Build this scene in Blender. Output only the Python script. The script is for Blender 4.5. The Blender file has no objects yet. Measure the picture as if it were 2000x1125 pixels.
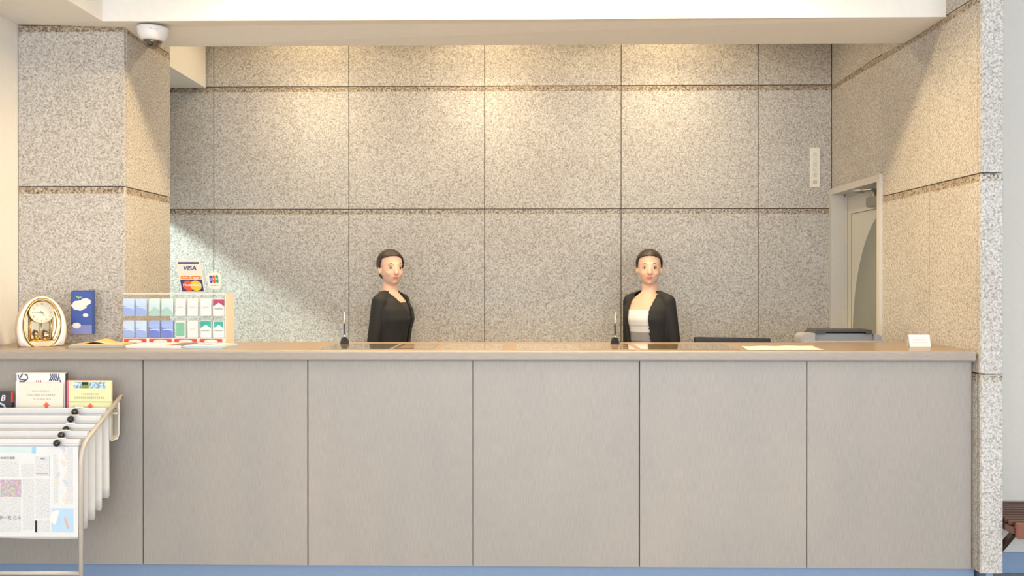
import bpy, bmesh, math, random
from mathutils import Vector, Matrix, Euler
random.seed(7)
R = math.radians
D = bpy.data
SC = bpy.context.scene
C = SC.collection

# ------------------------------------------------------------------ camera
F = 1776.0; YAW = 0.0174; TILT = 0.0023; V0 = 553.2; H = 1.417
cam = D.objects.new('camera', D.cameras.new('camera')); C.objects.link(cam)
cam.data.sensor_width = 36; cam.data.lens = 36 * F / 2000
cam.data.shift_y = -(562.5 - V0) / 2000
cam.location = (0, 0, H); cam.rotation_euler = (R(90) - TILT, 0, YAW)
cam.data.clip_start = 0.05
SC.camera = cam

# ------------------------------------------------------------------ world, lights, exposure
SC.view_settings.view_transform = 'Standard'; SC.view_settings.look = 'None'
SC.view_settings.gamma = 1; SC.view_settings.use_curve_mapping = False
SC.view_settings.exposure = 0.74
SC.cycles.transparent_max_bounces = 40
w = D.worlds.new('world'); SC.world = w; w.use_nodes = True
w.node_tree.nodes['Background'].inputs[0].default_value = (0.93, 0.96, 1.0, 1)
w.node_tree.nodes['Background'].inputs[1].default_value = 0.85

def area(name, loc, rot, sx, sy, power, col, spread=180, shape='RECTANGLE'):
    l = D.lights.new(name, 'AREA'); l.shape = shape; l.size = sx; l.size_y = sy
    l.energy = power; l.color = col; l.spread = R(spread)
    o = D.objects.new(name, l); C.objects.link(o); o.location = loc; o.rotation_euler = rot
    return o
def spot(name, loc, aim, power, col, cone=100, blend=.8, r=.05):
    l = D.lights.new(name, 'SPOT'); l.energy = power; l.color = col; l.spot_size = R(cone); l.spot_blend = blend
    l.shadow_soft_size = r
    o = D.objects.new(name, l); C.objects.link(o); o.location = loc
    o.rotation_euler = (Vector(aim) - Vector(loc)).to_track_quat('-Z', 'Y').to_euler()
    return o
WARM = (1.0, 0.74, 0.41)
# daylight through the lobby windows behind the viewer
area('lobby_window_light', (0.9, -3.6, 1.7), (R(90), 0, 0), 6.5, 2.8, 215, (0.93, 0.965, 1.0))
# recessed downlights in the lobby ceiling just in front of the beam
for x in (-0.98, -0.12, 0.80):
    spot('lobby_downlight', (x, 4.19, 2.99), (x, 4.19, 0), 66, WARM, 165, .5, .05)
for x in (-1.0, 1.0):
    for y in (0.6, 2.4):
        spot('lobby_downlight', (x, y, 2.99), (x, y, 0), 16, WARM, 150, .6, .06)
# recessed downlights in the staff area ceiling, close to the stone wall
for x in (-1.42, -0.26, 0.90):   # reflector beam and its wider, weaker spill
    spot('staff_downlight', (x, 5.66, 3.24), (x, 5.84, 0), 38, (1.0, .80, .50), 104, 1.0, .05)
    spot('staff_downlight_spill', (x, 5.66, 3.235), (x, 5.66, 0), 14, (1.0, .76, .44), 168, .4, .05)
# daylight falling in through the opening at the far left of the staff area
spot('side_daylight', (-4.3, 5.18, 2.99), (-1.9, 6.1, 1.3), 520, (0.80, 1.0, .93), 80, .6, .10)

# ------------------------------------------------------------------ materials
MATS = {}
def mat(name, col, rough=.6, metal=0, spec=.5, emit=None, trans=0, alpha=1, ior=1.45, coat=0):
    if name in MATS: return MATS[name]
    m = D.materials.new(name); m.use_nodes = True
    b = m.node_tree.nodes['Principled BSDF']
    b.inputs['Base Color'].default_value = (*col, 1); b.inputs['Roughness'].default_value = rough
    b.inputs['Metallic'].default_value = metal; b.inputs['Specular IOR Level'].default_value = spec
    b.inputs['Transmission Weight'].default_value = trans; b.inputs['IOR'].default_value = ior
    b.inputs['Coat Weight'].default_value = coat
    # a faint mottling keeps every surface procedural rather than dead flat
    if trans == 0:
        nt = m.node_tree; tc = nt.nodes.new('ShaderNodeTexCoord'); n = nt.nodes.new('ShaderNodeTexNoise')
        n.inputs['Scale'].default_value = 35; n.inputs['Detail'].default_value = 3
        nt.links.new(tc.outputs['Object'], n.inputs['Vector'])
        mx = nt.nodes.new('ShaderNodeMix'); mx.data_type = 'RGBA'
        mx.inputs[6].default_value = (*[c * .95 for c in col], 1); mx.inputs[7].default_value = (*[min(1, c * 1.04) for c in col], 1)
        nt.links.new(n.outputs['Fac'], mx.inputs[0]); nt.links.new(mx.outputs[2], b.inputs['Base Color'])
    MATS[name] = m; return m
def nodes(name):
    m = D.materials.new(name); m.use_nodes = True; MATS[name] = m
    return m, m.node_tree, m.node_tree.nodes['Principled BSDF']
def ramp(nt, fac, stops, interp='LINEAR'):
    r = nt.nodes.new('ShaderNodeValToRGB'); r.color_ramp.interpolation = interp
    e = r.color_ramp.elements
    while len(e) < len(stops): e.new(.5)
    for i, (p, c) in enumerate(stops): e[i].position = p; e[i].color = (*c, 1)
    nt.links.new(fac, r.inputs['Fac']); return r.outputs['Color']
def noise(nt, vec, scale, detail=2, rough=.5, dist=0):
    n = nt.nodes.new('ShaderNodeTexNoise'); n.inputs['Scale'].default_value = scale
    n.inputs['Detail'].default_value = detail; n.inputs['Roughness'].default_value = rough; n.inputs['Distortion'].default_value = dist
    nt.links.new(vec, n.inputs['Vector']); return n.outputs['Fac']
def mapping(nt, scale=(1, 1, 1), coord='Object'):
    tc = nt.nodes.new('ShaderNodeTexCoord'); mp = nt.nodes.new('ShaderNodeMapping')
    mp.inputs['Scale'].default_value = scale
    nt.links.new(tc.outputs[coord], mp.inputs['Vector']); return mp.outputs['Vector']
def mixc(nt, fac, a, b, mode='MIX'):
    mx = nt.nodes.new('ShaderNodeMix'); mx.data_type = 'RGBA'; mx.blend_type = mode
    for s, v in ((0, fac), (6, a), (7, b)):
        if isinstance(v, (int, float)): mx.inputs[s].default_value = v
        elif isinstance(v, tuple): mx.inputs[s].default_value = (*v, 1)
        else: nt.links.new(v, mx.inputs[s])
    return mx.outputs[2]
def bump(nt, b, h, strength, dist):
    bp = nt.nodes.new('ShaderNodeBump'); bp.inputs['Strength'].default_value = strength; bp.inputs['Distance'].default_value = dist
    nt.links.new(h, bp.inputs['Height']); nt.links.new(bp.outputs['Normal'], b.inputs['Normal'])

def granite(name, dark, mid, light, scale, bstr=.6, rough=.8):
    m, nt, b = nodes(name); v = mapping(nt)
    n1 = noise(nt, v, scale, 2.5, .62, .6)
    c = ramp(nt, n1, [(.34, dark), (.47, mid), (.62, light)])
    n2 = noise(nt, v, 2.2, 3, .5)
    sh = ramp(nt, n2, [(.3, (.90, .88, .86)), (.7, (1.0, 1.0, 1.0))])
    c = mixc(nt, 1.0, c, sh, 'MULTIPLY')
    nt.links.new(c, b.inputs['Base Color']); b.inputs['Roughness'].default_value = rough
    bump(nt, b, n1, bstr, .006); return m
GRAN = granite('granite_rough', (.31, .283, .25), (.485, .46, .425), (.66, .64, .605), 108, .45)
BAND = granite('granite_band', (.07, .045, .025), (.30, .24, .175), (.56, .49, .39), 80, .1, .4)
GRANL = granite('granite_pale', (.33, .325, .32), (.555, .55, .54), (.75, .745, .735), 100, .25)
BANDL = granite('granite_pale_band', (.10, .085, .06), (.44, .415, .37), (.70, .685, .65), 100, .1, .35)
GROUT = mat('grout', (.09, .07, .055), .9)
CREAM = mat('cream_paint', (.83, .81, .77), .75)
WHITEW = mat('offwhite_paint', (.62, .61, .585), .75)
BLUE = mat('blue_skirting', (.23, .33, .50), .45)

m, nt, b = nodes('laminate_panel')
v = mapping(nt, (60, 60, 3.0)); n = noise(nt, v, 6, 4, .65)
v2 = mapping(nt, (1, 1, .45)); n2 = noise(nt, v2, 2.6, 3, .55)
c = ramp(nt, n, [(.3, (.35, .328, .302)), (.7, (.445, .42, .392))])
c = mixc(nt, 1.0, c, ramp(nt, n2, [(.3, (.90, .91, .93)), (.7, (1.02, 1.0, .98))]), 'MULTIPLY')
nt.links.new(c, b.inputs['Base Color']); b.inputs['Roughness'].default_value = .42
bump(nt, b, n, .15, .001); PANEL = m
m, nt, b = nodes('laminate_edge')
v = mapping(nt, (3, 60, 60)); n = noise(nt, v, 6, 4, .65)
c = ramp(nt, n, [(.3, (.32, .285, .25)), (.7, (.41, .37, .33))])
nt.links.new(c, b.inputs['Base Color']); b.inputs['Roughness'].default_value = .4; EDGE = m
m, nt, b = nodes('counter_surface')
v = mapping(nt, (2, 40, 40)); n = noise(nt, v, 5, 4, .6)
c = ramp(nt, n, [(.3, (.335, .235, .16)), (.7, (.385, .28, .195))])
nt.links.new(c, b.inputs['Base Color']); b.inputs['Roughness'].default_value = .28; TOPM = m
m, nt, b = nodes('floor_tile')
v = mapping(nt); n = noise(nt, v, 40, 4, .6)
c = ramp(nt, n, [(.3, (.25, .23, .215)), (.7, (.38, .355, .34))])
nt.links.new(c, b.inputs['Base Color']); b.inputs['Roughness'].default_value = .4; FLOOR = m
m, nt, b = nodes('bench_wood')
v = mapping(nt, (3, 50, 50)); n = noise(nt, v, 8, 4, .6)
c = ramp(nt, n, [(.3, (.085, .042, .032)), (.7, (.17, .085, .065))])
nt.links.new(c, b.inputs['Base Color']); b.inputs['Roughness'].default_value = .45; WOOD = m

def print_mat(name, paper, ink, scale=(260, 260, 90), thr=.52):
    m, nt, b = nodes(name)
    v = mapping(nt, scale); n = noise(nt, v, 1.0, 2, .6)
    c = ramp(nt, n, [(thr - .03, paper), (thr + .05, ink)])
    nt.links.new(c, b.inputs['Base Color']); b.inputs['Roughness'].default_value = .7; return m
NEWS = print_mat('newsprint_text', (.76, .78, .80), (.57, .59, .62), (420, 420, 200), .50)
PHOTO = None
m, nt, b = nodes('print_photo')
v = mapping(nt); n = nt.nodes.new('ShaderNodeTexVoronoi'); n.inputs['Scale'].default_value = 110
nt.links.new(v, n.inputs['Vector'])
c = mixc(nt, .72, n.outputs['Color'], (.55, .45, .48))
nt.links.new(c, b.inputs['Base Color']); b.inputs['Roughness'].default_value = .6; PHOTO = m
m, nt, b = nodes('print_landscape')
v = mapping(nt); n = noise(nt, v, 70, 4, .7)
c = ramp(nt, n, [(.35, (.05, .16, .05)), (.5, (.35, .55, .80)), (.65, (.9, .95, .98))])
nt.links.new(c, b.inputs['Base Color']); b.inputs['Roughness'].default_value = .5; LAND = m

PAPER = mat('paper_white', (.82, .83, .84), .7)
NPAPER = mat('newsprint', (.76, .78, .80), .8)
CARD = mat('card_cream', (.84, .80, .70), .6)
YEL = mat('paper_yellow', (.80, .80, .48), .6)
PINK = mat('paper_pink', (.75, .20, .26), .5)
RED = mat('print_red', (.78, .08, .045), .5)
ORNG = mat('print_orange', (.85, .26, .06), .5)
YELLOW = mat('print_yellow', (.92, .60, .05), .5)
NAVY = mat('print_navy', (.04, .06, .20), .5)
BLK = mat('black_plastic', (.018, .017, .017), .35)
BLKG = mat('black_gloss', (.012, .012, .014), .08, coat=.6)
DKGREY = mat('dark_grey_plastic', (.055, .053, .055), .45)
GREY = mat('grey_plastic', (.33, .34, .37), .5)
LGREY = mat('light_grey_plastic', (.50, .50, .51), .5)
WPLAST = mat('white_plastic', (.78, .78, .78), .35)
ALU = mat('aluminium', (.78, .79, .82), .35, .1)
CHROME = mat('chrome', (.80, .80, .82), .12, 1)
TUBE = mat('beige_tube', (.54, .515, .47), .4, .1)
GOLD = mat('gold', (.90, .62, .22), .18, 1)
CHAMP = mat('champagne', (.66, .52, .38), .3, .35)
PEARL = mat('pearl_white', (.85, .82, .80), .2, .1)
INK = mat('ink_grey', (.30, .30, .31), .7)
FAINT = mat('ink_faint', (.56, .55, .53), .7)
GREENP = mat('print_green', (.02, .36, .12), .5)
BLUEP = mat('print_blue', (.035, .09, .42), .5)
DOORM = mat('door_paint', (.66, .65, .58), .5)
DOORG = mat('door_arc_grey', (.27, .285, .255), .4)
FRAME = mat('frame_paint', (.62, .60, .555), .45)
METALD = mat('closer_metal', (.35, .33, .29), .35, .7)

def glass(name, col=(1, 1, 1), rough=.02, amount=.14):
    """thin clear acrylic: mostly transparent with a glossy coat"""
    m = D.materials.new(name); m.use_nodes = True; nt = m.node_tree; nt.nodes.clear()
    o = nt.nodes.new('ShaderNodeOutputMaterial'); t = nt.nodes.new('ShaderNodeBsdfTransparent'); g = nt.nodes.new('ShaderNodeBsdfGlossy')
    t.inputs[0].default_value = (*col, 1); g.inputs['Roughness'].default_value = rough
    f = nt.nodes.new('ShaderNodeFresnel'); f.inputs[0].default_value = 1.45 if amount > 0 else 1.35
    a = nt.nodes.new('ShaderNodeMath'); a.operation = 'ADD'; a.inputs[1].default_value = amount; a.use_clamp = True
    mx = nt.nodes.new('ShaderNodeMixShader')
    # light leaving the thin sheet is not reflected again (no total reflection inside it)
    ge = nt.nodes.new('ShaderNodeNewGeometry'); iv = nt.nodes.new('ShaderNodeMath'); iv.operation = 'SUBTRACT'; iv.inputs[0].default_value = 1
    ml = nt.nodes.new('ShaderNodeMath'); ml.operation = 'MULTIPLY'
    nt.links.new(ge.outputs['Backfacing'], iv.inputs[1]); nt.links.new(iv.outputs[0], ml.inputs[1])
    nt.links.new(f.outputs[0], a.inputs[0]); nt.links.new(a.outputs[0], ml.inputs[0]); nt.links.new(ml.outputs[0], mx.inputs[0])
    nt.links.new(t.outputs[0], mx.inputs[1]); nt.links.new(g.outputs[0], mx.inputs[2]); nt.links.new(mx.outputs[0], o.inputs[0])
    MATS[name] = m; return m
ACRYL = glass('clear_acrylic', (.99, .995, 1), .04, .0)
SMOKE = glass('smoked_dome', (.66, .58, .50), .03, .10)
WRAP = glass('cellophane', (1, 1, 1), .15, .10)

# ------------------------------------------------------------------ mesh helpers
class MB:
    """collects shapes; material slots by material"""
    def __init__(s): s.v = []; s.f = []; s.m = []; s.sm = []; s.mats = []
    def mi(s, m):
        if m not in s.mats: s.mats.append(m)
        return s.mats.index(m)
    def add(s, vs, fs, m, smooth=False, M=None):
        o = len(s.v)
        s.v += [tuple(M @ Vector(v)) if M is not None else tuple(v) for v in vs]
        k = s.mi(m)
        for f in fs: s.f.append(tuple(i + o for i in f)); s.m.append(k); s.sm.append(smooth)
        return s
    def box(s, x0, x1, y0, y1, z0, z1, m, M=None):
        vs = [(x0, y0, z0), (x1, y0, z0), (x1, y1, z0), (x0, y1, z0), (x0, y0, z1), (x1, y0, z1), (x1, y1, z1), (x0, y1, z1)]
        return s.add(vs, [(0, 3, 2, 1), (4, 5, 6, 7), (0, 1, 5, 4), (1, 2, 6, 5), (2, 3, 7, 6), (3, 0, 4, 7)], m, False, M)
    def rbox(s, x0, x1, y0, y1, z0, z1, m, r=.003, seg=2, M=None):
        """box with rounded edges"""
        bm = bmesh.new(); bmesh.ops.create_cube(bm, size=1)
        for v in bm.verts: v.co = Vector(((x0 + x1) / 2 + v.co.x * (x1 - x0), (y0 + y1) / 2 + v.co.y * (y1 - y0), (z0 + z1) / 2 + v.co.z * (z1 - z0)))
        bmesh.ops.bevel(bm, geom=bm.edges[:], offset=r, segments=seg, profile=.5, affect='EDGES')
        bm.verts.ensure_lookup_table(); bm.verts.index_update()
        s.add([v.co for v in bm.verts], [[v.index for v in f.verts] for f in bm.faces], m, False, M); bm.free(); return s
    def prism(s, pts, d0, d1, m, axis='y', M=None, smooth=False):
        """polygon in the plane across axis, extruded between d0 and d1 (pts as (a, z) for x/y axis, (x, y) for z)"""
        n = len(pts)
        def P(p, d):
            return (p[0], d, p[1]) if axis == 'y' else (d, p[0], p[1]) if axis == 'x' else (p[0], p[1], d)
        vs = [P(p, d0) for p in pts] + [P(p, d1) for p in pts]
        s.add(vs, [tuple(range(n)), tuple(range(2 * n - 1, n - 1, -1))], m, False, M)
        s.add(vs, [(i, (i + 1) % n, n + (i + 1) % n, n + i) for i in range(n)], m, smooth, M); return s
    def lathe(s, prof, m, n=32, M=None, smooth=True, caps=True):
        vs = []; fs = []
        for r, z in prof:
            for i in range(n): a = 2 * math.pi * i / n; vs.append((r * math.cos(a), r * math.sin(a), z))
        for j in range(len(prof) - 1):
            for i in range(n): k = (i + 1) % n; fs.append((j * n + i, j * n + k, (j + 1) * n + k, (j + 1) * n + i))
        if caps: fs.append(tuple(range(n - 1, -1, -1))); fs.append(tuple((len(prof) - 1) * n + i for i in range(n)))
        return s.add(vs, fs, m, smooth, M)
    def tube(s, pts, r, m, n=10, M=None, radii=None, sq=False):
        pts = [Vector(p) for p in pts]; vs = []; fs = []
        if sq: n = 4
        up = Vector((0, 0, 1))
        for i, p in enumerate(pts):
            d = (pts[min(i + 1, len(pts) - 1)] - pts[max(i - 1, 0)]).normalized()
            ref = Vector((1, 0, 0)) if abs(d.x) < .8 else up
            a = d.cross(ref).normalized(); b_ = d.cross(a).normalized()
            rr = radii[i] if radii else r
            for k in range(n):
                t = 2 * math.pi * k / n + (math.pi / 4 if sq else 0)
                vs.append(p + (a * math.cos(t) + b_ * math.sin(t)) * rr * (1.414 if sq else 1))
        for i in range(len(pts) - 1):
            for k in range(n): q = (k + 1) % n; fs.append((i * n + k, i * n + q, (i + 1) * n + q, (i + 1) * n + k))
        fs.append(tuple(range(n - 1, -1, -1))); fs.append(tuple((len(pts) - 1) * n + k for k in range(n)))
        return s.add(vs, fs, m, not sq, M)
    def ball(s, c, r, m, M=None, u=16, v=12):
        if isinstance(r, (int, float)): r = (r, r, r)
        vs = []; fs = []
        for j in range(1, v):
            t = math.pi * j / v
            for i in range(u): a = 2 * math.pi * i / u; vs.append((c[0] + r[0] * math.sin(t) * math.cos(a), c[1] + r[1] * math.sin(t) * math.sin(a), c[2] + r[2] * math.cos(t)))
        top = len(vs); vs.append((c[0], c[1], c[2] + r[2])); vs.append((c[0], c[1], c[2] - r[2]))
        for j in range(v - 2):
            for i in range(u): k = (i + 1) % u; fs.append((j * u + i, (j + 1) * u + i, (j + 1) * u + k, j * u + k))
        for i in range(u): k = (i + 1) % u; fs.append((top, i, k)); fs.append((top + 1, (v - 2) * u + k, (v - 2) * u + i))
        return s.add(vs, fs, m, True, M)
    def mesh(s, name):
        me = D.meshes.new(name); me.from_pydata(s.v, [], s.f)
        for mm in s.mats: me.materials.append(mm)
        me.polygons.foreach_set('material_index', s.m); me.polygons.foreach_set('use_smooth', s.sm)
        me.validate(); me.update()
        bm = bmesh.new(); bm.from_mesh(me); bmesh.ops.recalc_face_normals(bm, faces=bm.faces[:]); bm.to_mesh(me); bm.free()
        return me
    def build(s, name, parent=None, label=None):
        o = D.objects.new(name, s.mesh(name)); C.objects.link(o)
        if parent: o.parent = parent
        if label: o['label'] = label
        return o
def tag(o, label=None, cat=None, group=None, kind=None):
    if label: o['label'] = label
    if cat: o['category'] = cat
    if group: o['group'] = group
    if kind: o['kind'] = kind
    return o
def thing(name, label, cat, loc=(0, 0, 0), rot=(0, 0, 0), group=None):
    o = D.objects.new(name, None); C.objects.link(o); o.location = loc; o.rotation_euler = rot; o.empty_display_size = .05
    return tag(o, label, cat, group)
def struct(name, mb, parent=None):
    o = mb.build(name, parent)
    if parent is None: o['kind'] = 'structure'
    return o
def at(px, py=None, Y=None, Z=None, X=None):
    """world point seen at a pixel of the 2000x1125 photo, on a plane of known depth, height or side"""
    a = (px - 1000) / F; c = -((py if py is not None else V0) - V0) / F
    # camera basis
    dx = a * math.cos(YAW) - math.sin(YAW); dy = math.cos(YAW) + a * math.sin(YAW); dz = c - TILT
    t = Y / dy if Y is not None else X / dx if X is not None else (Z - H) / dz
    return Vector((dx * t, dy * t, H + dz * t))
def text(body, size, m, parent, loc, rot=(R(90), 0, 0), name='lettering', depth=.0004, align='CENTER', shear=0, sx=1, bold=0, mirror=False):
    cu = D.curves.new(name, 'FONT'); cu.body = body; cu.size = size; cu.align_x = align; cu.align_y = 'CENTER'
    cu.extrude = depth; cu.shear = shear; cu.offset = bold; cu.resolution_u = 3
    o = D.objects.new(name, cu); C.objects.link(o)
    dg = bpy.context.evaluated_depsgraph_get(); me = D.meshes.new_from_object(o.evaluated_get(dg))
    D.objects.remove(o); me.materials.clear(); me.materials.append(m)
    o = D.objects.new(name, me); C.objects.link(o); o.parent = parent; o.location = loc; o.rotation_euler = rot
    o.scale = (-sx if mirror else sx, 1, 1); return o

# ------------------------------------------------------------------ dimensions from the photograph
XR, XL = 2.0346, -2.0735
YO, YPAN, YB, YPR = 4.1404, 4.1928, 6.126, 4.122
YP, YPB = 4.642, 5.240
YSF, YSB = 4.4645, 4.953
ZC, Z1, Z2, Z3, ZS, ZT = 1.10, 2.732, 1.9034, 0.9997, 2.7026, 2.739
XWL, XRO = -2.6276, 2.1362
YRW = 4.462
XB0, DX = -2.1279, .9183
ZCEIL, ZBACK = 3.00, 3.25

# ------------------------------------------------------------------ room shell
struct('floor', MB().box(-5.2, 5.2, -4.2, 6.4, -.06, 0, FLOOR))
struct('ceiling', MB().box(XWL - .1, 5.2, -4.2, YSF + .02, ZCEIL, ZCEIL + .06, CREAM))
struct('ceiling', MB().box(-4.8, XR + .3, YSB - .02, YB + .1, ZBACK, ZBACK + .06, CREAM))
struct('wall_left', MB().box(XWL - .10, XWL, -4.2, YPB, 0, ZCEIL, CREAM))
struct('wall_right', MB().box(XRO + .002, 5.2, YRW, YRW + .12, 0, ZCEIL, WHITEW))
struct('wall_right', MB().box(5.2, 5.3, -4.2, YRW + .12, 0, ZCEIL, WHITEW))
struct('baseboard_right', MB().rbox(XRO + .004, 5.19, YRW - .012, YRW, 0, .10, BLUE, .002, 1))

# dropped beam over the counter, with the lowered strip along the left wall
xs = -2.1037
mb = MB()
vs = [(xs, YSF, ZS), (XR, YSF, ZS), (XR, YSB, ZS), (XL, YSB, ZS), (XL, YP, 2.722), (XWL, YP, ZT), (XWL, -4.2, ZT), (xs, -4.2, ZS)]
top = [(x, y, ZCEIL + .05) for x, y, z in vs]
mb.add(vs, [(0, 1, 2, 3, 4), (0, 4, 5, 6, 7)], CREAM)
n = len(vs)
mb.add(vs + top, [(1, 2, n + 2, n + 1), (2, 3, n + 3, n + 2), (3, 4, n + 4, n + 3), (4, 5, n + 5, n + 4), (0, 7, n + 7, n + 0), (0, 1, n + 1, n + 0)], CREAM)
mb.add([(XL, YSB - .02, ZCEIL), (XR, YSB - .02, ZCEIL), (XR, YSB, ZBACK + .03), (XL, YSB, ZBACK + .03), (XL, YSB, ZCEIL), (XR, YSB, ZCEIL)], [(4, 5, 2, 3)], CREAM)
mb.box(XWL, XL - .002, YP - .002, YPB - .03, ZT + .002, ZCEIL + .05, CREAM)
struct('trim_1', mb)
# low beam over the left recess of the staff area
xb = at(405, 171, Y=YB).x
struct('trim_2', MB().box(-3.6, xb, YPB + .003, YB - .03, Z1 - .012, ZBACK, CREAM))

# ---- stone cladding: each slab is an object with a polished band along its top edge
def slab(parent, plane, a0, a1, z0, z1, coord, out, th=.022, mats=None, band=.034, z1b=None, gap=.0022, jit=True):
    """plane 'y': face looks to -y (a = x); plane 'x+' / 'x-': face looks to +x / -x (a = y). z1b: top height at a1"""
    G, B = mats or (GRAN, BAND)
    if z1b is None: z1b = z1
    j = random.uniform(-.0008, .0008) if jit else 0
    a0 += gap; a1 -= gap; z0 += gap; z1 -= gap; z1b -= gap
    def P(a, z, d):
        return (a, coord - d, z) if plane == 'y' else (coord + d, a, z) if plane == 'x+' else (coord - d, a, z)
    f = out + j; bk = out - th; c = .0015
    mb = MB(); zb, zbb = (z1 - band, z1b - band) if band else (z1 - .002, z1b - .002)
    vs = [P(a0 + c, z0 + c, f), P(a1 - c, z0 + c, f), P(a1 - c, zbb, f), P(a0 + c, zb, f), P(a1 - c, z1b - c, f), P(a0 + c, z1 - c, f),
          P(a0, z0, f - c), P(a1, z0, f - c), P(a1, z1b, f - c), P(a0, z1, f - c), P(a0, z0, bk), P(a1, z0, bk), P(a1, z1b, bk), P(a0, z1, bk)]
    mb.add(vs, [(0, 1, 2, 3), (6, 7, 1, 0), (7, 8, 4, 2, 1), (9, 6, 0, 3, 5), (6, 10, 11, 7), (7, 11, 12, 8), (9, 13, 10, 6), (10, 13, 12, 11)], G)
    mb.add(vs, [(3, 2, 4, 5), (8, 9, 5, 4), (8, 12, 13, 9)], B if band else G)
    return mb.build('stone_panel', parent)

# back wall
wb = struct('wall_back', MB().box(-4.6, XR + .35, YB + .020, YB + .12, 0, ZBACK, GROUT))
cols = [-3.9653, -3.0462] + [XB0 + DX * k for k in range(5)] + [XR]
rows = [(0.0, 0.28), (0.28, Z3), (Z3, Z2), (Z2, Z1), (Z1, ZBACK)]
for a0, a1 in zip(cols[:-1], cols[1:]):
    for z0, z1 in rows:
        slab(wb, 'y', a0, a1, z0, z1, YB, 0)

# left pillar
pl = struct('wall_pillar_left', MB().box(XWL + .001, XL - .02, YP + .02, YPB - .02, 0, ZT, GROUT))
for z0, z1 in ((0.1, Z3), (Z3, Z2), (Z2, ZT - .004)):
    slab(pl, 'y', XWL + .001, XL, z0, z1, YP, 0, mats=(GRANL if False else GRAN, BAND))
for z0, z1 in ((0.1, Z3), (Z3, Z2), (Z2, Z1), (Z1, ZBACK)):
    if z1 <= Z1 + .001: slab(pl, 'x+', YP + .022, YPB - .026, z0, z1, XL, 0)
    else: slab(pl, 'x+', YSB + .004, YPB - .026, z0, z1, XL, 0)
    slab(pl, 'x+', YPB - .026, YPB, z0, z1, XL, 0)
# recess wall left of the pillar, with an opening that lets daylight in
struct('wall_niche', MB().box(-2.95, -2.90, YPB - .02, YB + .02, 2.13, ZBACK, CREAM).box(-2.95, -2.90, 5.10, 5.30, 0, 2.13, CREAM).box(-2.95, XWL, 5.20, 5.24, 0, ZBACK, CREAM))

# right wall with the door opening
yj1, yj2, yj3 = at(1723.5, 200, X=XR).y, at(1815, 200, X=XR).y, at(1908.3, 500, X=XR).y
YD0 = 5.258
wr = struct('wall_pillar_right', MB().box(XR + .02, XRO - .02, YPR + .02, YD0 + .02, .10, ZBACK, GROUT)
            .box(XR + .02, XRO - .02, YD0 + .02, YB + .02, 2.03, ZBACK, GROUT)
            .box(XRO - .022, XRO, YPR + .02, YD0, .1, ZBACK, WHITEW))
def topz(y):   # the upper joint dips slightly towards the lobby
    t = max(0, min(1, (YB - y) / (YB - YSF))); return Z1 + (2.7085 - Z1) * t
segs = [(YPR + .001, yj3), (yj3, yj2), (yj2, YD0), (YD0, YB)]
for i, (a0, a1) in enumerate(segs):
    g = (GRAN, BAND)
    if i < 3:
        slab(wr, 'x-', a0, a1, .1, Z3, XR, 0, mats=g)
        slab(wr, 'x-', a0, a1, Z3, Z2, XR, 0, mats=g)
        slab(wr, 'x-', a0, a1, Z2, topz(a0), XR, 0, mats=g, z1b=topz(a1))
    else:
        slab(wr, 'x-', a0, a1, 2.031, topz(a0), XR, 0, mats=g, z1b=topz(a1))
    slab(wr, 'x-', a0, a1, topz(a0) + .001, ZBACK, XR, 0, mats=g)
for z0, z1 in ((.1, Z3), (Z3, Z2), (Z2, Z1), (Z1, ZCEIL)):
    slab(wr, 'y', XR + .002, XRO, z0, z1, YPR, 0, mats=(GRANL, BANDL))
struct('baseboard_pillar', MB().box(XR + .04, XRO - .03, YPR + .03, YRW, 0, .1, BLUE))

# ------------------------------------------------------------------ door in the right wall
XD = XR + .085
door = struct('door_1', MB().rbox(XD, XD + .04, YD0 + .05, YB - .05, 0, 1.985, DOORM, .002, 1))
mb = MB()
FT = .018
mb.box(XR - FT, XD + .05, YD0 - .004, YD0 + .036, 0, 2.032, FRAME)
mb.box(XR - FT, XD + .05, YB - .045, YB - .002, 0, 2.032, FRAME)
mb.box(XR - FT, XD + .05, YD0 + .036, YB - .045, 1.992, 2.032, FRAME)
mb.box(XD - .016, XD - .002, YB - .062, YB - .045, 0, 1.992, FRAME)
mb.box(XD - .016, XD - .002, YD0 + .036, YB - .045, 1.978, 1.992, FRAME)
mb.build('door_frame', door)
yy = []
for k in range(41):
    t = math.pi / 2 * k / 40; yy.append((5.30 + .66 * math.cos(t), 1.05 + .82 * math.sin(t)))
for k in range(41):
    t = math.pi / 2 * k / 40; yy.append((5.30 + .66 * math.sin(t), 1.05 - .82 * math.cos(t)))
arc = [p for p in yy[:41]] + [(5.31, .23)] + yy[42:][:39]
o = MB().prism([(max(5.312, a), z) for a, z in arc], XD - .004, XD + .002, DOORG, 'x').build('arc_panel', door, 'grey curved panel of the door')
mb = MB()   # the raised border round the panel field
for a0, a1, z0, z1 in ((YB - .135, YB - .130, .12, 1.86), (5.34, YB - .130, 1.855, 1.86), (5.34, YB - .130, .12, .125)):
    mb.box(XD - .002, XD + .001, a0, a1, z0, z1, METALD)
mb.build('panel_groove', door)
dc = MB().rbox(XD - .062, XD - .001, 5.36, 5.58, 1.865, 1.925, METALD, .008, 2).lathe([(.016, -.01), (.020, 0), (.020, .05), (.012, .055)], METALD, 16, Matrix.Translation((XD - .03, 5.53, 1.92))).build('door_closer', door, 'grey metal hydraulic closer')
MB().tube([(XD - .03, 5.53, 1.974), (XD - .13, 5.66, 1.974), (XD - .01, 5.76, 1.976)], .007, CHROME, 8).build('closer_arm', dc)
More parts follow.
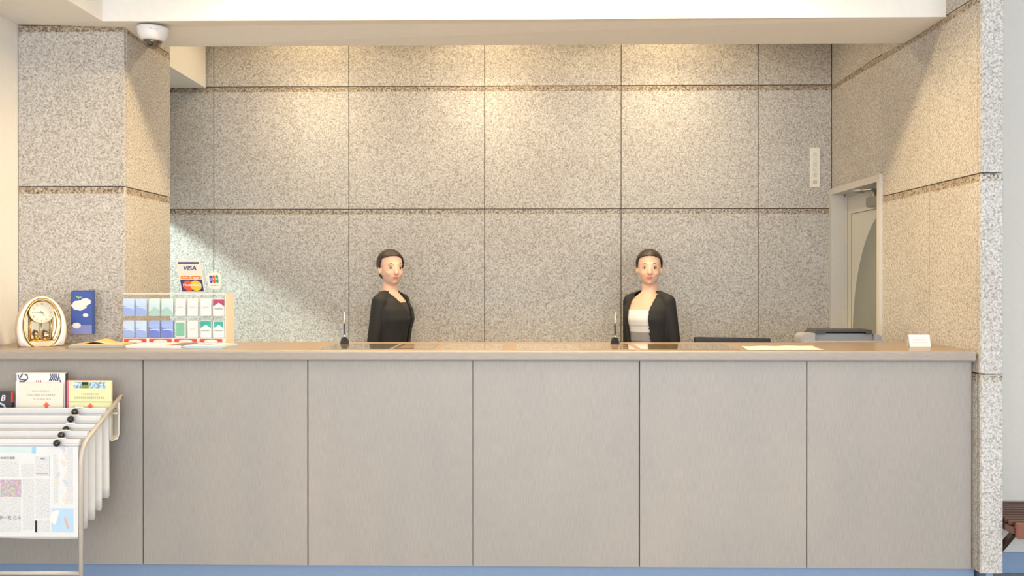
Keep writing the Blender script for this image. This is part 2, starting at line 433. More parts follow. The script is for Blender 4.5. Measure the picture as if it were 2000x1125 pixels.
MB().lathe([(.024, 0), (.024, .006), (.010, .008), (.010, .045), (.026, .05), (.028, .065), (.018, .075)], CHROME, 20, Matrix.Translation((XD, 5.42, .98)) @ Matrix.Rotation(R(-90), 4, 'Y')).build('door_knob', door)

# ------------------------------------------------------------------ reception counter
ct = thing('reception_counter', 'long taupe laminate reception counter with tan top between the stone pillars', 'counter', (0, YPAN, 0))
def loc(o, base):   # geometry is written in world coordinates; shift it under its thing
    o.data.transform(Matrix.Translation(-Vector(base))); return o
base = ct.location
XLC = XWL + .004
gx = [XLC] + [at(p, 850, Y=YPAN).x for p in (279, 601, 924, 1249, 1576)] + [XR - .003]
for a0, a1 in zip(gx[:-1], gx[1:]):
    loc(MB().rbox(a0 + .0022, a1 - .0022, YPAN, YPAN + .018, .100, 1.050, PANEL, .0015, 1).build('front_panel', ct), base)
loc(MB().box(XLC, XR - .004, YPAN + .019, YPAN + .05, .100, 1.050, GROUT).box(XLC, XR - .004, YPAN + .05, 4.60, .08, .10, GROUT).box(XL + .01, XR - .004, 4.60, 4.62, .0, 1.05, PANEL).build('carcass', ct), base)
loc(MB().box(XLC, XR + .02, YPAN + .03, YPAN + .045, 0, .100, BLUE).build('toe_kick', ct, 'blue recessed kick board'), base)
# worktop: rounded laminate nosing and a glossy tan surface
prof = []
r = .012
for k in range(7):
    t = R(90 * k / 6); prof.append((YO + r - r * math.sin(t), ZC - r + r * math.cos(t)))
for k in range(7):
    t = R(90 * k / 6); prof.append((YO + r - r * math.cos(t), 1.052 + r - r * math.sin(t)))
prof += [(YO + .10, 1.052), (YO + .10, 1.06), (YO + .026, 1.06), (YO + .026, ZC)]
loc(MB().prism(prof, XLC, XR - .012, EDGE, 'x').build('nosing', ct), base)
mb = MB()
mb.box(XLC, XL, YO + .026, YP - .004, 1.061, ZC, TOPM).box(XL, XR - .012, YO + .026, 4.73, 1.061, ZC, TOPM)
loc(mb.build('counter_top', ct, 'glossy tan laminate surface'), base)
ZK = ZC + .0005

# ------------------------------------------------------------------ staff desk, monitor, printer (behind the counter)
wd = thing('work_desk', 'low grey work desk hidden behind the reception counter under printer and monitor', 'desk', (1.35, 5.05, 0))
MB().rbox(-.65, .655, -.28, .27, .715, .74, LGREY, .004, 2).build('desk_top', wd)
for x in (-.62, .60):
    MB().box(x, x + .03, -.25, .25, 0, .714, LGREY).build('leg', wd)
MB().box(-.59, .60, .20, .215, .30, .714, LGREY).build('modesty_panel', wd)

mp = at(1428, 660, Y=5.0)
mo = thing('monitor', 'thin black computer monitor whose top edge shows over the counter', 'monitor', (mp.x, 5.0, .7405), (0, 0, R(-2)))
ztop = at(1428, 659.5, Y=5.0).z - .7405
M_ = Matrix.Rotation(R(1.0), 4, 'Y')
MB().rbox(-.205, .205, -.012, .022, ztop - .27, ztop, BLK, .004, 2, M_).build('casing', mo)
MB().box(-.19, .19, .0221, .0228, ztop - .255, ztop - .015, BLKG, M_).build('screen', mo)
MB().rbox(-.03, .03, -.03, -.012, .01, ztop - .12, BLK, .003, 1).build('stand', mo)
MB().rbox(-.11, .11, -.09, .08, 0, .012, BLK, .004, 2).build('foot', mo)

pp = at(1648, 671, Y=5.1)
pr = thing('printer', 'grey desktop printer with dark lid in front of the door', 'printer', (pp.x, 5.08, .7405))
def hz(py, Y=5.0): return at(1648, py, Y=Y).z - .7405
def hx(px, Y=4.97): return at(px, 660, Y=Y).x - pp.x
MB().rbox(hx(1566), hx(1722), -.15, .02, 0, hz(664), GREY, .012, 3).build('body', pr)
MB().prism([(hx(1586), hz(668)), (hx(1711), hz(668)), (hx(1704), hz(651)), (hx(1592), hz(651))], -.10, .06, GREY, 'y').build('hood', pr)
def wing(x0, x1, zt, s):
    pts = [(x0, hz(668)), (x1, hz(668))]
    ar = []
    for k in range(9):
        t = R(90 * k / 8); rr = .03
        if s < 0: ar.append((x0 + rr - rr * math.cos(t), zt - rr + rr * math.sin(t)))
        else: ar.append((x1 - rr + rr * math.sin(t), zt - rr + rr * math.cos(t)))
    pts += ([(x1, zt)] + ar[::-1]) if s < 0 else (ar[::-1] + [(x0, zt)])
    return MB().prism(pts, -.13, -.01, mat('printer_side', (.38, .38, .385), .5) if s < 0 else GREY, 'y')
wing(hx(1562), hx(1590), hz(650), -1).build('side_cover', pr)
wing(hx(1706), hx(1721), hz(652), 1).build('side_cover', pr)
mb = MB()
mb.prism([(hx(1588), hz(652)), (hx(1612), hz(652)), (hx(1612), hz(648)), (hx(1690), hz(648)), (hx(1690), hz(652)), (hx(1703), hz(652)), (hx(1702), hz(643.5)), (hx(1594), hz(643.5))], -.12, .05, DKGREY, 'y')
mb.build('lid', pr, 'dark grey lid')
MB().rbox(hx(1716), hx(1727), -.160, -.151, hz(671), hz(666.5), mat('purple_plastic', (.30, .22, .62), .4), .002, 1).build('ink_tab', pr, 'small purple tab')

# ------------------------------------------------------------------ wall plaque
q = thing('name_plaque', 'narrow cream plaque with vertical grey characters on the back stone wall', 'plaque', (at(1591, 327, Y=YB).x, YB - .0015, at(1591, 327, Y=YB).z))
MB().rbox(-.034, .034, -.006, 0, -.133, .133, CARD, .0015, 1).build('plate', q)
for i, ch in enumerate('火元責任者'):
    text(ch, .034, FAINT, q, (0, -.0066, .085 - i * .035), name='character')
MB().box(-.014, .014, -.0066, -.006, -.112, -.088, mat('pale_seal', (.66, .50, .42), .7)).build('seal', q)

# ------------------------------------------------------------------ dome camera on the soffit
cc = at(288, 45, Z=ZS)
dm = thing('dome_camera', 'white ceiling dome camera with smoked bubble beside the left pillar', 'camera', (cc.x, YSF + .105, ZS - .0005), (R(2), R(3), 0))
MB().lathe([(.0, 0), (.070, 0), (.076, -.004), (.0775, -.012), (.073, -.040), (.064, -.056), (.056, -.066), (.050, -.069), (.047, -.066)], WPLAST, 40).build('housing', dm)
MB().lathe([(.0485, -.064), (.0485, -.071), (.046, -.072), (.046, -.064)], LGREY, 40).build('ring', dm)
MB().lathe([(.045 * math.cos(R(a)), -.069 - .042 * math.sin(R(a))) for a in range(0, 90, 9)] + [(.001, -.111)], SMOKE, 32).build('bubble', dm, 'smoked transparent bubble')
MB().ball((0, 0, -.07), .030, mat('lens_brown', (.22, .17, .13), .4)).lathe([(.0, 0), (.014, 0), (.014, .030), (.0, .030)], BLKG, 20, Matrix.Translation((0, -.010, -.078)) @ Matrix.Rotation(R(115), 4, 'X')).build('lens_module', dm)
text('SAMSUNG', .0085, INK, dm, (.030, -.0690, -.022), (R(78), 0, R(25)), 'maker_lettering')

# ------------------------------------------------------------------ items on the counter
# --- mantel clock
cp = at(79, 677, Z=ZC)
clk = thing('mantel_clock', 'oval champagne and gold mantel clock with cream dial, left end of the counter', 'clock', (cp.x - .018, 4.40, ZK), (0, 0, R(35)))
def egg(rx, rz, zc, n=56, cut=None, pw=1.0):
    pts = []
    for i in range(n):
        a = 2 * math.pi * i / n - math.pi / 2
        x = rx * math.cos(a); z = rz * math.sin(a)
        if z > 0: x *= 1 - .03 * (z / rz) ** 2
        z += zc
        if cut is not None: z = max(z, cut)
        pts.append((x, z))
    return pts
def ring(outer, inner, prof, m, mb):
    """prof: list of (t, y): t 0 = outer outline, 1 = inner outline"""
    n = len(outer); vs = []; fs = []
    for t, y in prof:
        for (a, b_), (c_, d_) in zip(outer, inner): vs.append((a + (c_ - a) * t, y, b_ + (d_ - b_) * t))
    k = len(prof)
    for j in range(k):
        for i in range(n):
            q_ = (i + 1) % n; jj = (j + 1) % k; fs.append((j * n + i, j * n + q_, jj * n + q_, jj * n + i))
    mb.add(vs, fs, m, True); return mb
OUT = egg(.110, .165, .080, cut=.0); INN = egg(.080, .125, .108, cut=.0)
mb = ring(OUT, INN, [(0, .045), (0, -.028), (.06, -.036), (.12, -.038), (.12, .05)], CHAMP, MB()); mb.build('case', clk)
ring(OUT, INN, [(.12, -.037), (.18, -.043), (.80, -.046), (.86, -.040), (.86, .04), (.12, .04)], PEARL, MB()).build('front_ring', clk, 'pearl white front ring')
GI = egg(.075, .118, .108, cut=.0)
ring(INN, GI, [(-.05, -.047), (.5, -.051), (1, -.045), (1, .04), (-.05, .04)], GOLD, MB()).build('bezel', clk, 'gold bezel')
MB().prism(egg(.078, .121, .108, cut=.004), .036, .042, mat('clock_back', (.62, .52, .36), .12, .8), 'y').build('back_mirror', clk)
RX = Matrix.Rotation(R(90), 4, 'X')
dial = MB().lathe([(.0, 0), (.052, 0), (.052, .006), (.049, .007), (.0, .007)], mat('dial_cream', (.84, .80, .68), .4), 40, Matrix.Translation((0, -.022, .165)) @ RX).build('dial', clk)
MB().lathe([(.050, .004), (.054, 0), (.0545, .008), (.0525, .0105), (.050, .008), (.050, .004)], GOLD, 40, Matrix.Translation((0, -.020, .165)) @ RX, caps=False).build('dial_rim', clk)
for h_ in range(1, 13):
    a = R(90 - 30 * h_)
    text(str(h_), .012, INK, clk, (.040 * math.cos(a), -.0298, .165 + .040 * math.sin(a)), name='numeral')
def hand(ang, L, wd_):
    a = R(90 - ang); dx, dz = math.cos(a), math.sin(a)
    return MB().prism([(-dx * .008 - dz * wd_, .165 - dz * .008 + dx * wd_), (dx * L, .165 + dz * L), (-dx * .008 + dz * wd_, .165 - dz * .008 - dx * wd_)], -.0315, -.0305, INK, 'y')
hand(270, .038, .0016).build('minute_hand', clk); hand(142, .028, .0020).build('hour_hand', clk)
MB().tube([(0, -.010, .112), (0, -.010, .045)], .002, GOLD, 8).build('pendulum_rod', clk)
for sx in (-1, 1):
    MB().lathe([(.001, -.020), (.011, -.008), (.013, 0), (.011, .008), (.001, .020)], CHROME, 8, Matrix.Translation((sx * .021, -.012, .058)), smooth=False).build('pendulum_crystal', clk)
    MB().tube([(sx * .046, -.005, .036), (sx * .046, -.005, .150)], .0035, GOLD, 10).build('side_post', clk)
MB().lathe([(.0, 0), (.055, 0), (.055, .006), (.045, .010), (.012, .014), (.0, .014)], GOLD, 36, Matrix.Translation((0, -.004, .027))).build('pendulum_tray', clk)
MB().prism([(-.040, .0), (.040, .0), (.060, .027), (-.060, .027)], -.040, .035, mat('clock_foot', (.80, .58, .36), .25, .4), 'y').build('foot_block', clk)
MB().prism(egg(.074, .117, .108, cut=.024), -.0435, -.0425, ACRYL, 'y').build('glass_front', clk)

# --- blue brochures in a clear stand
bp = at(160, 672, Z=ZC)
bx = at(160, 610, Y=4.54).x
bs = thing('brochure_stand', 'clear acrylic brochure stand against the left pillar', 'stand', (bx, 4.545, ZK), (0, 0, R(4)))
mb = MB()
mb.box(-.052, .056, -.03, .045, 0, .003, ACRYL)
mb.build('base', bs)
MB().box(-.050, .054, .0300, .0325, .003, .20, ACRYL).build('back_plate', bs)
MB().box(-.050, .054, -.0205, .0300, .046, .049, ACRYL).box(-.050, .054, -.0205, -.0185, .049, .060, ACRYL).build('ledge', bs)
sh = thing('blue_brochure', 'stack of blue cloud-printed brochures in the clear stand left of the cigarette case', 'brochure', (bx, 4.545, ZK + .0495), (0, 0, R(4)))
BROB = mat('brochure_blue', (.055, .11, .42), .35); BROL = mat('brochure_lavender', (.24, .28, .60), .35)
for k in range(6):
    MB().box(-.050 - k * .0003, .053, -.0165 + k * .0070, -.0112 + k * .0070, .0006 * (k % 2), .214 + .0012 * k, BROB).build('leaflet', sh)
def cloud(cx, cz, s, flat=1.0):
    pts = []
    lob = 7
    for i in range(56):
        a = 2 * math.pi * i / 56
        rr = s * (1 + .13 * abs(math.sin(a * lob / 2)))
        pts.append((cx + rr * math.cos(a) * 1.15, cz + rr * math.sin(a) * .78 * flat))
    return pts
CL = mat('cloud_white', (.82, .82, .80), .5)
MB().prism(cloud(-.009, .145, .030), -.0170, -.0166, CL).prism(cloud(.022, .163, .021), -.01705, -.01665, CL).build('cloud_print', sh)
MB().prism(cloud(.022, .096, .011), -.0170, -.0166, CL).build('cloud_print', sh)
MB().prism(cloud(-.022, .044, .017), -.01708, -.01668, CL).build('cloud_print', sh)
MB().box(-.0500, .0530, -.01685, -.0166, .0006, .046, BROL).build('lower_print', sh)
mb = MB().prism([(-.028, .192), (-.024, .194), (-.012, .188), (.006, .189), (.004, .185), (-.008, .183), (-.010, .178), (-.014, .177), (-.014, .183), (-.022, .186)], -.0174, -.0171, mat('plane_green', (.35, .62, .18), .5))
mb.build('aeroplane_print', sh)

# --- display case with cigarette packs
YCF = 4.45
cx0, cx1 = at(240, 600, Y=YCF).x, at(441, 600, Y=YCF).x
cz1 = at(340, 573, Y=YCF).z; W = cx1 - cx0; DP = .130; HT = cz1 - ZK
ca = thing('display_case', 'clear two-tier cigarette display case with cream end panel on the counter', 'display case', (cx0, YCF, ZK))
CASEM = mat('case_cream', (.74, .69, .58), .45)
MB().box(W - .004, W, 0, DP, 0, HT, CASEM).build('end_panel', ca, 'cream end panel')
MB().box(0, .003, 0, DP, .0, HT, ACRYL).build('end_panel', ca, 'clear end panel')
MB().box(.003, W - .004, .0, DP, HT - .0035, HT, mat('case_rim', (.83, .82, .78), .3)).build('top_panel', ca) if False else None
mb = MB().box(.003, W - .004, .003, DP, HT - .003, HT, ACRYL).box(0.0, W - .004, -.0005, .003, HT - .004, HT, mat('case_rim', (.84, .82, .77), .35)).box(0, W - .004, DP - .003, DP, HT - .004, HT, CASEM)
mb.build('top_panel', ca)
MB().box(.003, W - .004, .008, DP - .002, .0335, .0362, ACRYL).build('base_shelf', ca)
MB().box(.003, W - .004, .0012, DP - .002, .1410, .1440, ACRYL).build('middle_shelf', ca)
for k in range(5):
    x = .003 + (W - .010) * k / 4
    if k in (0, 4): continue
    MB().box(x - .0015, x + .0015, .001, DP - .003, .025, HT - .004, ACRYL).build('divider', ca)
MB().box(.003, W - .004, -.0012, .0008, .026, HT - .004, ACRYL).build('front_window', ca)
MB().box(0, W - .004, -.0016, .006, 0, .034, PAPER).build('price_strip', ca)
for k in range(4):
    x = .006 + (W - .010) * k / 4
    g = MB().box(x, x + .112, -.0024, -.0017, .016, .0325, RED)
    g.prism([(x + .056 + .034 * math.cos(a_ * math.pi / 12), .020 + .009 * math.sin(a_ * math.pi / 12)) for a_ in range(24)], -.0029, -.0025, PAPER)
    g.build('price_label', ca, 'red and white price label')
PB = mat('pack_blue', (.34, .46, .84), .3); PB2 = mat('pack_deep_blue', (.16, .22, .62), .3)
PG = mat('pack_silver_green', (.66, .80, .80), .3); PW = mat('pack_white', (.80, .80, .80), .35)
PGR = mat('pack_green', (.20, .52, .34), .35); PTL = mat('pack_teal', (.03, .42, .36), .35); PMR = mat('pack_maroon', (.48, .05, .14), .35)
PLB = mat('pack_light_blue', (.58, .72, .92), .3)
defs = [
 ('pb', 'pale blue cigarette pack, leftmost of the upper row in the case'),
 ('pb', 'pale blue cigarette pack, second from left in the upper row of the case'),
 ('pg', 'silver and pale green cigarette pack, third from left in the upper row'),
 ('pg', 'silver and pale green cigarette pack, fourth from left in the upper row'),
 ('pw', 'plain white cigarette pack, fifth from left in the upper row'),
 ('pw', 'plain white cigarette pack, sixth from left in the upper row'),
 ('pw2', 'plain white cigarette pack beside the maroon and white one, upper row'),
 ('mr', 'white cigarette pack with maroon chevron at the right end of the upper row'),
 ('lb', 'light blue cigarette pack, leftmost of the lower row in the case'),
 ('lb', 'light blue cigarette pack, second from left in the lower row'),
 ('db', 'deep blue cigarette pack, third from left in the lower row'),
 ('db', 'deep blue cigarette pack, fourth from left in the lower row'),
 ('gr', 'green-fronted cigarette pack with white border in the lower row'),
 ('pw', 'white cigarette pack between the green-fronted pack and teal chevron pack, lower row'),
 ('tl', 'white cigarette pack with wide teal chevron, second from right in the lower row'),
 ('tl2', 'white cigarette pack with narrow teal chevron at the right end of the lower row')]
pxs = [(241.5, 263), (266, 287.5), (291.5, 313), (316.5, 339), (343.5, 363.5), (367.5, 387.5), (392.5, 413.5), (417, 439.5)]
for i, (kind, lab) in enumerate(defs):
    col, row = i % 8, i // 8
    x0 = at(pxs[col][0], 600, Y=YCF + .02).x; x1 = at(pxs[col][1], 600, Y=YCF + .02).x
    zb = ZK + (.1444 if row == 0 else .0366); wv = (x1 - x0) / 2
    pk = thing('cigarette_pack', lab, 'cigarette pack', ((x0 + x1) / 2, YCF + .012, zb), (0, 0, R(random.uniform(-1.2, 1.2))), 'cigarette packs in the display case')
    bodym = dict(pb=PLB, pg=PG, pw=PW, pw2=PW, mr=PW, lb=PLB, db=PB, gr=PW, tl=PW, tl2=PW)[kind]
    MB().rbox(-wv, wv, 0, .022, 0, .0855, bodym, .0015, 2).build('box', pk)
    MB().box(-wv + .001, wv - .001, -.0006, -.0002, .060, .0606, PAPER if kind != 'pw' else FAINT).build('lid_line', pk)
    if kind in ('mr', 'tl', 'tl2'):
        cm = PMR if kind == 'mr' else PTL; e = .001 if kind != 'tl2' else .006
        MB().prism([(-wv + e, .083 - e / 2), (-wv + e, .048), (0, .066), (wv - e, .048), (wv - e, .083 - e / 2)], -.0010, -.0004, cm).build('chevron', pk)
        text('Marlboro', .0115, INK, pk, (0, -.0011, .036), name='pack_lettering')
    elif kind == 'gr':
        MB().box(-wv + .005, wv - .005, -.0010, -.0004, .008, .076, PGR).build('front_label', pk)
        text('Salem', .012, PW, pk, (0, -.0013, .058), name='pack_lettering') if False else None
    elif kind in ('pb', 'lb', 'db'):
        MB().prism([(-wv + .001, .002), (wv - .001, .002), (wv - .001, .030), (-wv + .001, .052)], -.0010, -.0004, PB if kind != 'db' else PB2).build('front_label', pk)
        MB().box(-wv + .006, wv - .006, -.0014, -.0010, .040, .0425, PAPER).build('print_line', pk)
    elif kind == 'pg':
        MB().prism([(-wv + .001, .002), (wv - .001, .002), (wv - .001, .030 if col == 2 else .018), (0, .044), (-wv + .001, .018 if col == 2 else .030)], -.0010, -.0004, mat('pack_sage', (.42, .60, .56), .35)).build('front_label', pk)
    else:
        MB().box(-wv + .012, wv - .012, -.0010, -.0004, .042, .0445, FAINT).build('print_line', pk)

# --- card acceptance sign and badge on top of the case
ztop_c = ZK + HT
sg0 = at(377, 571, Z=ztop_c)
def P3(px, py, Y): return at(px, py, Y=Y)
ysb, yst = 4.560, 4.486
bl, br_ = P3(354, 570.5, ysb), P3(401, 570, ysb); tl_ = P3(343, 506, yst)
sw = (br_ - bl).length; shh = math.hypot(tl_.z - bl.z, ysb - yst)
sg = thing('card_sign', 'slanted card sign with blue bar and red and yellow discs above display case', 'sign', ((bl.x + br_.x) / 2, ysb, ztop_c + .0015), (math.atan2(ysb - yst, tl_.z - bl.z), 0, 0))
h2 = sw / 2; S = shh
MB().rbox(-h2, h2, 0, .002, 0, S, CARD, .0006, 1).build('board', sg)
MB().box(-h2 + .010, h2 - .009, -.0006, -.0001, S - .022, S - .012, NAVY).build('top_bar', sg)
text('VISA', .034, NAVY, sg, (.001, -.0008, S - .046), name='lettering', shear=.25, bold=.0006)
MB().box(-h2 + .006, h2 - .006, -.0005, -.0001, .074, .094, mat('sign_peach', (.90, .55, .28), .5)).build('middle_field', sg)
for x in (-.026, .026):
    k = MB().box(x - .021, x + .021, -.0009, -.0005, .077, .093, ORNG)
    if x > 0: k.prism([(x + .016 * math.cos(R(a)), .087 + .010 * math.sin(R(a))) for a in range(180, 361, 20)], -.0013, -.0010, PAPER)
    k.build('card_mark', sg)
text('Bank', .0125, PAPER, sg, (-.026, -.0012, .085), bold=.0003); text('UC', .009, ORNG, sg, (.026, -.0016, .0845), bold=.0003)
MB().box(-h2 + .006, h2 - .006, -.0005, -.0001, .008, .072, NAVY).build('lower_field', sg)
def disc(cx, cz, r_, y0, y1, m): return MB().prism([(cx + r_ * math.cos(R(a)), cz + r_ * math.sin(R(a))) for a in range(0, 360, 12)], y0, y1, m)
disc(-.018, .040, .0285, -.0010, -.0005, mat('disc_red', (.85, .12, .04), .5)).build('red_disc', sg)
disc(.020, .040, .0285, -.0014, -.0006, YELLOW).build('yellow_disc', sg)
text('MasterCard', .019, PAPER, sg, (.0, -.0018, .044), bold=.0004, shear=.2)
bc = P3(418.5, 548, 4.52)
jb = thing('card_badge', 'small rounded white badge with blue, red and green bars right of the card sign', 'sign', (bc.x, 4.535, ztop_c + .0015), (R(12), 0, 0))
def rrect(cx, cz, w_, h_, r_, n_=6):
    pts = []
    for sx, sz, a0 in ((1, 1, 0), (-1, 1, 90), (-1, -1, 180), (1, -1, 270)):
        for k in range(n_ + 1):
            a = R(a0 + 90 * k / n_); pts.append((cx + sx * (w_ / 2 - r_) + r_ * math.cos(a), cz + sz * (h_ / 2 - r_) + r_ * math.sin(a)))
    return pts
bz = bc.z - ztop_c
TJ = Matrix.Translation((0, 0, bz)) @ Matrix.Rotation(R(-3), 4, 'Y')
MB().prism(rrect(0, 0, .069, .083, .024), -.003, -.0005, CARD, 'y', TJ).build('badge', jb)
for k, mm in ((-1, BLUEP), (0, RED), (1, GREENP)):
    MB().prism(rrect(k * .0152, .008, .0135, .040, .0065), -.0038, -.0031, mm, 'y', TJ).build('bar', jb)
for k, ch in ((-1, 'J'), (0, 'C'), (1, 'B')):
    text(ch, .014, PAPER, jb, (k * .0152, -.0041, bz + .008), bold=.0003)
mb = MB()
for k in range(3): mb.box(-.020 + k * .014, -.009 + k * .014, -.0035, -.0031, -.0255, -.0225, INK, TJ)
mb.build('small_print', jb)
MB().box(-.022, .022, -.0004, .0016, 0, bz + .02, ACRYL).box(-.022, .022, -.015, .03, 0, .002, ACRYL).build('clear_holder', jb)

# --- leaflet piles on the counter in front of the case
def pile(name, label, cat, c, w0, d0, rot, layers, group='printed leaflets piled at the front of the counter'):
    t = thing(name, label, cat, (c[0], c[1], ZK), (0, 0, R(rot)), group)
    z = 0
    for (h_, m_, ox, oy, ww, dd, nm) in layers:
        mb = MB(); k = max(1, int(h_ / .0022)); hh = h_ / k
        for q_ in range(k):
            jx, jy = random.uniform(-.0012, .0012), random.uniform(-.0015, .0015)
            mb.box(-w0 * ww / 2 + ox + jx, w0 * ww / 2 + ox + jx, -d0 * dd / 2 + oy + jy, d0 * dd / 2 + oy + jy, z + .0001, z + hh, m_); z += hh
        mb.build(nm, t)
    return t, z
GP = mat('leaflet_grey_edge', (.50, .53, .54), .6); LBP = mat('leaflet_pale_blue', (.55, .72, .84), .5); TAN = mat('leaflet_tan', (.72, .56, .34), .5)
pA, zA = pile('leaflet_pile', 'grey edged leaflet pile with yellow top sheet, nearest the clock', 'leaflets', at(202, 681, Y=4.36), .255, .17, 3,
     [(.013, GP, 0, 0, 1, 1, 'booklets'), (.004, TAN, .004, .003, .97, .98, 'cover')])
yl = D.meshes.new('yellow_sheet')
vs = []; fs = []
for j in range(5):
    for i in range(13):
        u = i / 12; vv = j / 4; hump = .018 * math.exp(-((u - .42) / .17) ** 2) * (.55 + .45 * vv)
        vs.append((-.105 + .215 * u, -.065 + .14 * vv, zA + .0012 + hump))
fs = [(j * 13 + i, j * 13 + i + 1, (j + 1) * 13 + i + 1, (j + 1) * 13 + i) for j in range(4) for i in range(12)]
mb = MB().add(vs, fs, mat('leaflet_yellow', (.84, .63, .24), .6), True); o = mb.build('top_sheet', pA, 'curled yellow top sheet')
sm = o.modifiers.new('s', 'SOLIDIFY'); sm.thickness = .0008
pB, zB = pile('leaflet_pile', 'thick white leaflet pile with orange and brown cover, middle of three piles', 'leaflets', at(318, 681, Y=4.33), .27, .19, -4,
     [(.015, PAPER, 0, 0, 1, 1, 'booklets')])
mb = MB().box(-.134, .055, -.094, .094, zB, zB + .0012, PAPER).box(.055, .078, -.094, .094, zB, zB + .0012, ORNG).box(.078, .134, -.094, .094, zB, zB + .0012, mat('cover_brown', (.24, .16, .12), .4)).box(.1345, .1352, -.094, .094, .002, zB, mat('cover_brown2', (.30, .22, .18), .4))
mb.build('cover', pB, 'white cover with orange and brown photo strip')
pC, zC_ = pile('leaflet_pile', 'pale blue leaflet pile with red sketched cover at the right end of the display case', 'leaflets', at(410, 681, Y=4.33), .20, .18, -6,
     [(.012, LBP, 0, 0, 1, 1, 'booklets')])
mb = MB().box(-.099, .060, -.089, .089, zC_, zC_ + .001, PAPER).box(.060, .099, -.089, .089, zC_, zC_ + .001, TAN)
for k in range(5): mb.tube([(-.06 + .02 * k + .008 * math.sin(q_ * 1.3 + k), -.06 + .02 * q_, zC_ + .0012) for q_ in range(7)], .0008, RED, 4)
mb.build('cover', pC)

# --- pens in black holders
for px, lab in ((672.5, 'silver topped pen in a black holder, left of the clerk in closed jacket'), (1201.5, 'silver topped pen in a black holder, in front of the clerk in striped top')):
    p_ = at(px, 671, Z=ZC)
    y_ = 4.60; x_ = at(px, 650, Y=y_).x
    t = thing('desk_pen', lab, 'pen', (x_, y_, ZK), (0, 0, 0), 'desk pens standing on the counter')
    MB().lathe([(.0, 0), (.0235, 0), (.0235, .006), (.0155, .030), (.012, .032), (.0, .032)], BLKG, 8, smooth=False).build('holder', t)
    MB().lathe([(.003, .028), (.0045, .036), (.0050, .080), (.0048, .104)], mat('pen_navy', (.03, .04, .07), .2), 14).build('barrel', t)
    MB().lathe([(.0046, .1042), (.0040, .125), (.0028, .150), (.001, .160)], mat('pen_silver', (.72, .74, .78), .25, .5), 14).build('cap', t)
    MB().lathe([(.0062, .033), (.0066, .036), (.0050, .044)], CHROME, 14).build('collar', t)

# --- laminated sheets on the counter
LAMC = mat('laminated_cream', (.70, .60, .44), .10, coat=.8)
LAMT = mat('laminated_tan', (.58, .42, .26), .10, coat=.8)
LAMO = mat('laminated_olive', (.44, .31, .13), .08, coat=.8)
LAMG = mat('laminated_clear', (.50, .44, .35), .06, coat=1)
sheets = [(627, 762, LAMG, 'clear glossy desk mat under the left pen holder', 'desk mat'),
          (768, 846, LAMT, 'tan laminated sheet right of the clear mat on the counter', 'sheet'),
          (860, 980, LAMC, 'wide cream laminated sheet, left of two cream ones between the clerks', 'sheet'),
          (1008, 1130, LAMC, 'wide cream laminated sheet, right of two cream ones between the clerks', 'sheet'),
          (1139, 1240, LAMT, 'tan laminated sheet under the right pen holder', 'sheet'),
          (1251, 1441, LAMO, 'olive brown glossy desk mat in front of the monitor', 'desk mat')]
for x0, x1, mm, lab, ca_ in sheets:
    xa, xb_ = at(x0, 684, Y=4.25).x, at(x1, 684, Y=4.25).x
    cxm = (xa + xb_) / 2; hw = (xb_ - xa) / 2
    t = thing('desk_mat' if ca_ == 'desk mat' else 'laminated_sheet', lab, ca_, (cxm, 4.39, ZK))
    MB().rbox(-hw, hw, -.19, .17, 0, .0016, mm, .0004, 1).build('laminate', t)
    mb = MB(); z_ = .0017
    ins = .012
    if mm in (LAMC, LAMT):
        for r_ in range(6):
            mb.box(-hw + ins + .01, hw - ins - random.uniform(.01, .05), .12 - r_ * .045, .126 - r_ * .045, z_, z_ + .0002, mat('mat_print', (.50, .36, .22), .3))
        mb.build('print_line', t)

# --- loose papers, tent card
pts = [at(1448, 677, Z=ZC), at(1460, 684.5, Z=ZC), at(1610, 684.5, Z=ZC), at(1586, 676, Z=ZC)]
cen = at(1528, 680, Z=ZC)
t = thing('paper_sheet', 'creased cream paper lying on the counter in front of the printer', 'paper', (cen.x, cen.y, ZK))
vs = []; nx, ny = 12, 6
for j in range(ny):
    for i in range(nx):
        u, v_ = i / (nx - 1), j / (ny - 1)
        a_ = pts[1].lerp(pts[2], u); b_ = pts[0].lerp(pts[3], u); p = a_.lerp(b_, v_)
        vs.append((p.x - cen.x, p.y - cen.y, .0020 + .0012 * math.sin(u * 17 + v_ * 3) * v_))
o = MB().add(vs, [(j * nx + i, j * nx + i + 1, (j + 1) * nx + i + 1, (j + 1) * nx + i) for j in range(ny - 1) for i in range(nx - 1)], mat('paper_cream', (.86, .80, .66), .6), True).build('sheet', t)
sm = o.modifiers.new('s', 'SOLIDIFY'); sm.thickness = .0008; sm.offset = -1
tc_ = at(1799.5, 678, Z=ZC)
t = thing('tent_card', 'small white folded tent card near the right end of the counter', 'card', (tc_.x, tc_.y + .01, ZK))
hw = .0505; hh = (at(1799, 654.5, Y=tc_.y).z - ZC)
MB().prism([(0, 0), (.0012, 0), (.0162, hh - .002), (.0312, 0), (.0324, 0), (.0168, hh), (.0156, hh)], -hw, hw, PAPER, 'x').build('folded_card', t)
mb = MB(); ang = math.atan2(.0156, hh)
TC = Matrix.Rotation(-ang, 4, 'X')
for k in range(9): mb.box(-.030 + k * .0068, -.0255 + k * .0068, -.0006, -.0002, hh * .56, hh * .56 + .005, FAINT, TC)
for k in range(12): mb.box(-.034 + k * .0058, -.031 + k * .0058, -.0006, -.0002, hh * .34, hh * .34 + .0028, FAINT, TC)
mb.build('small_print', t)

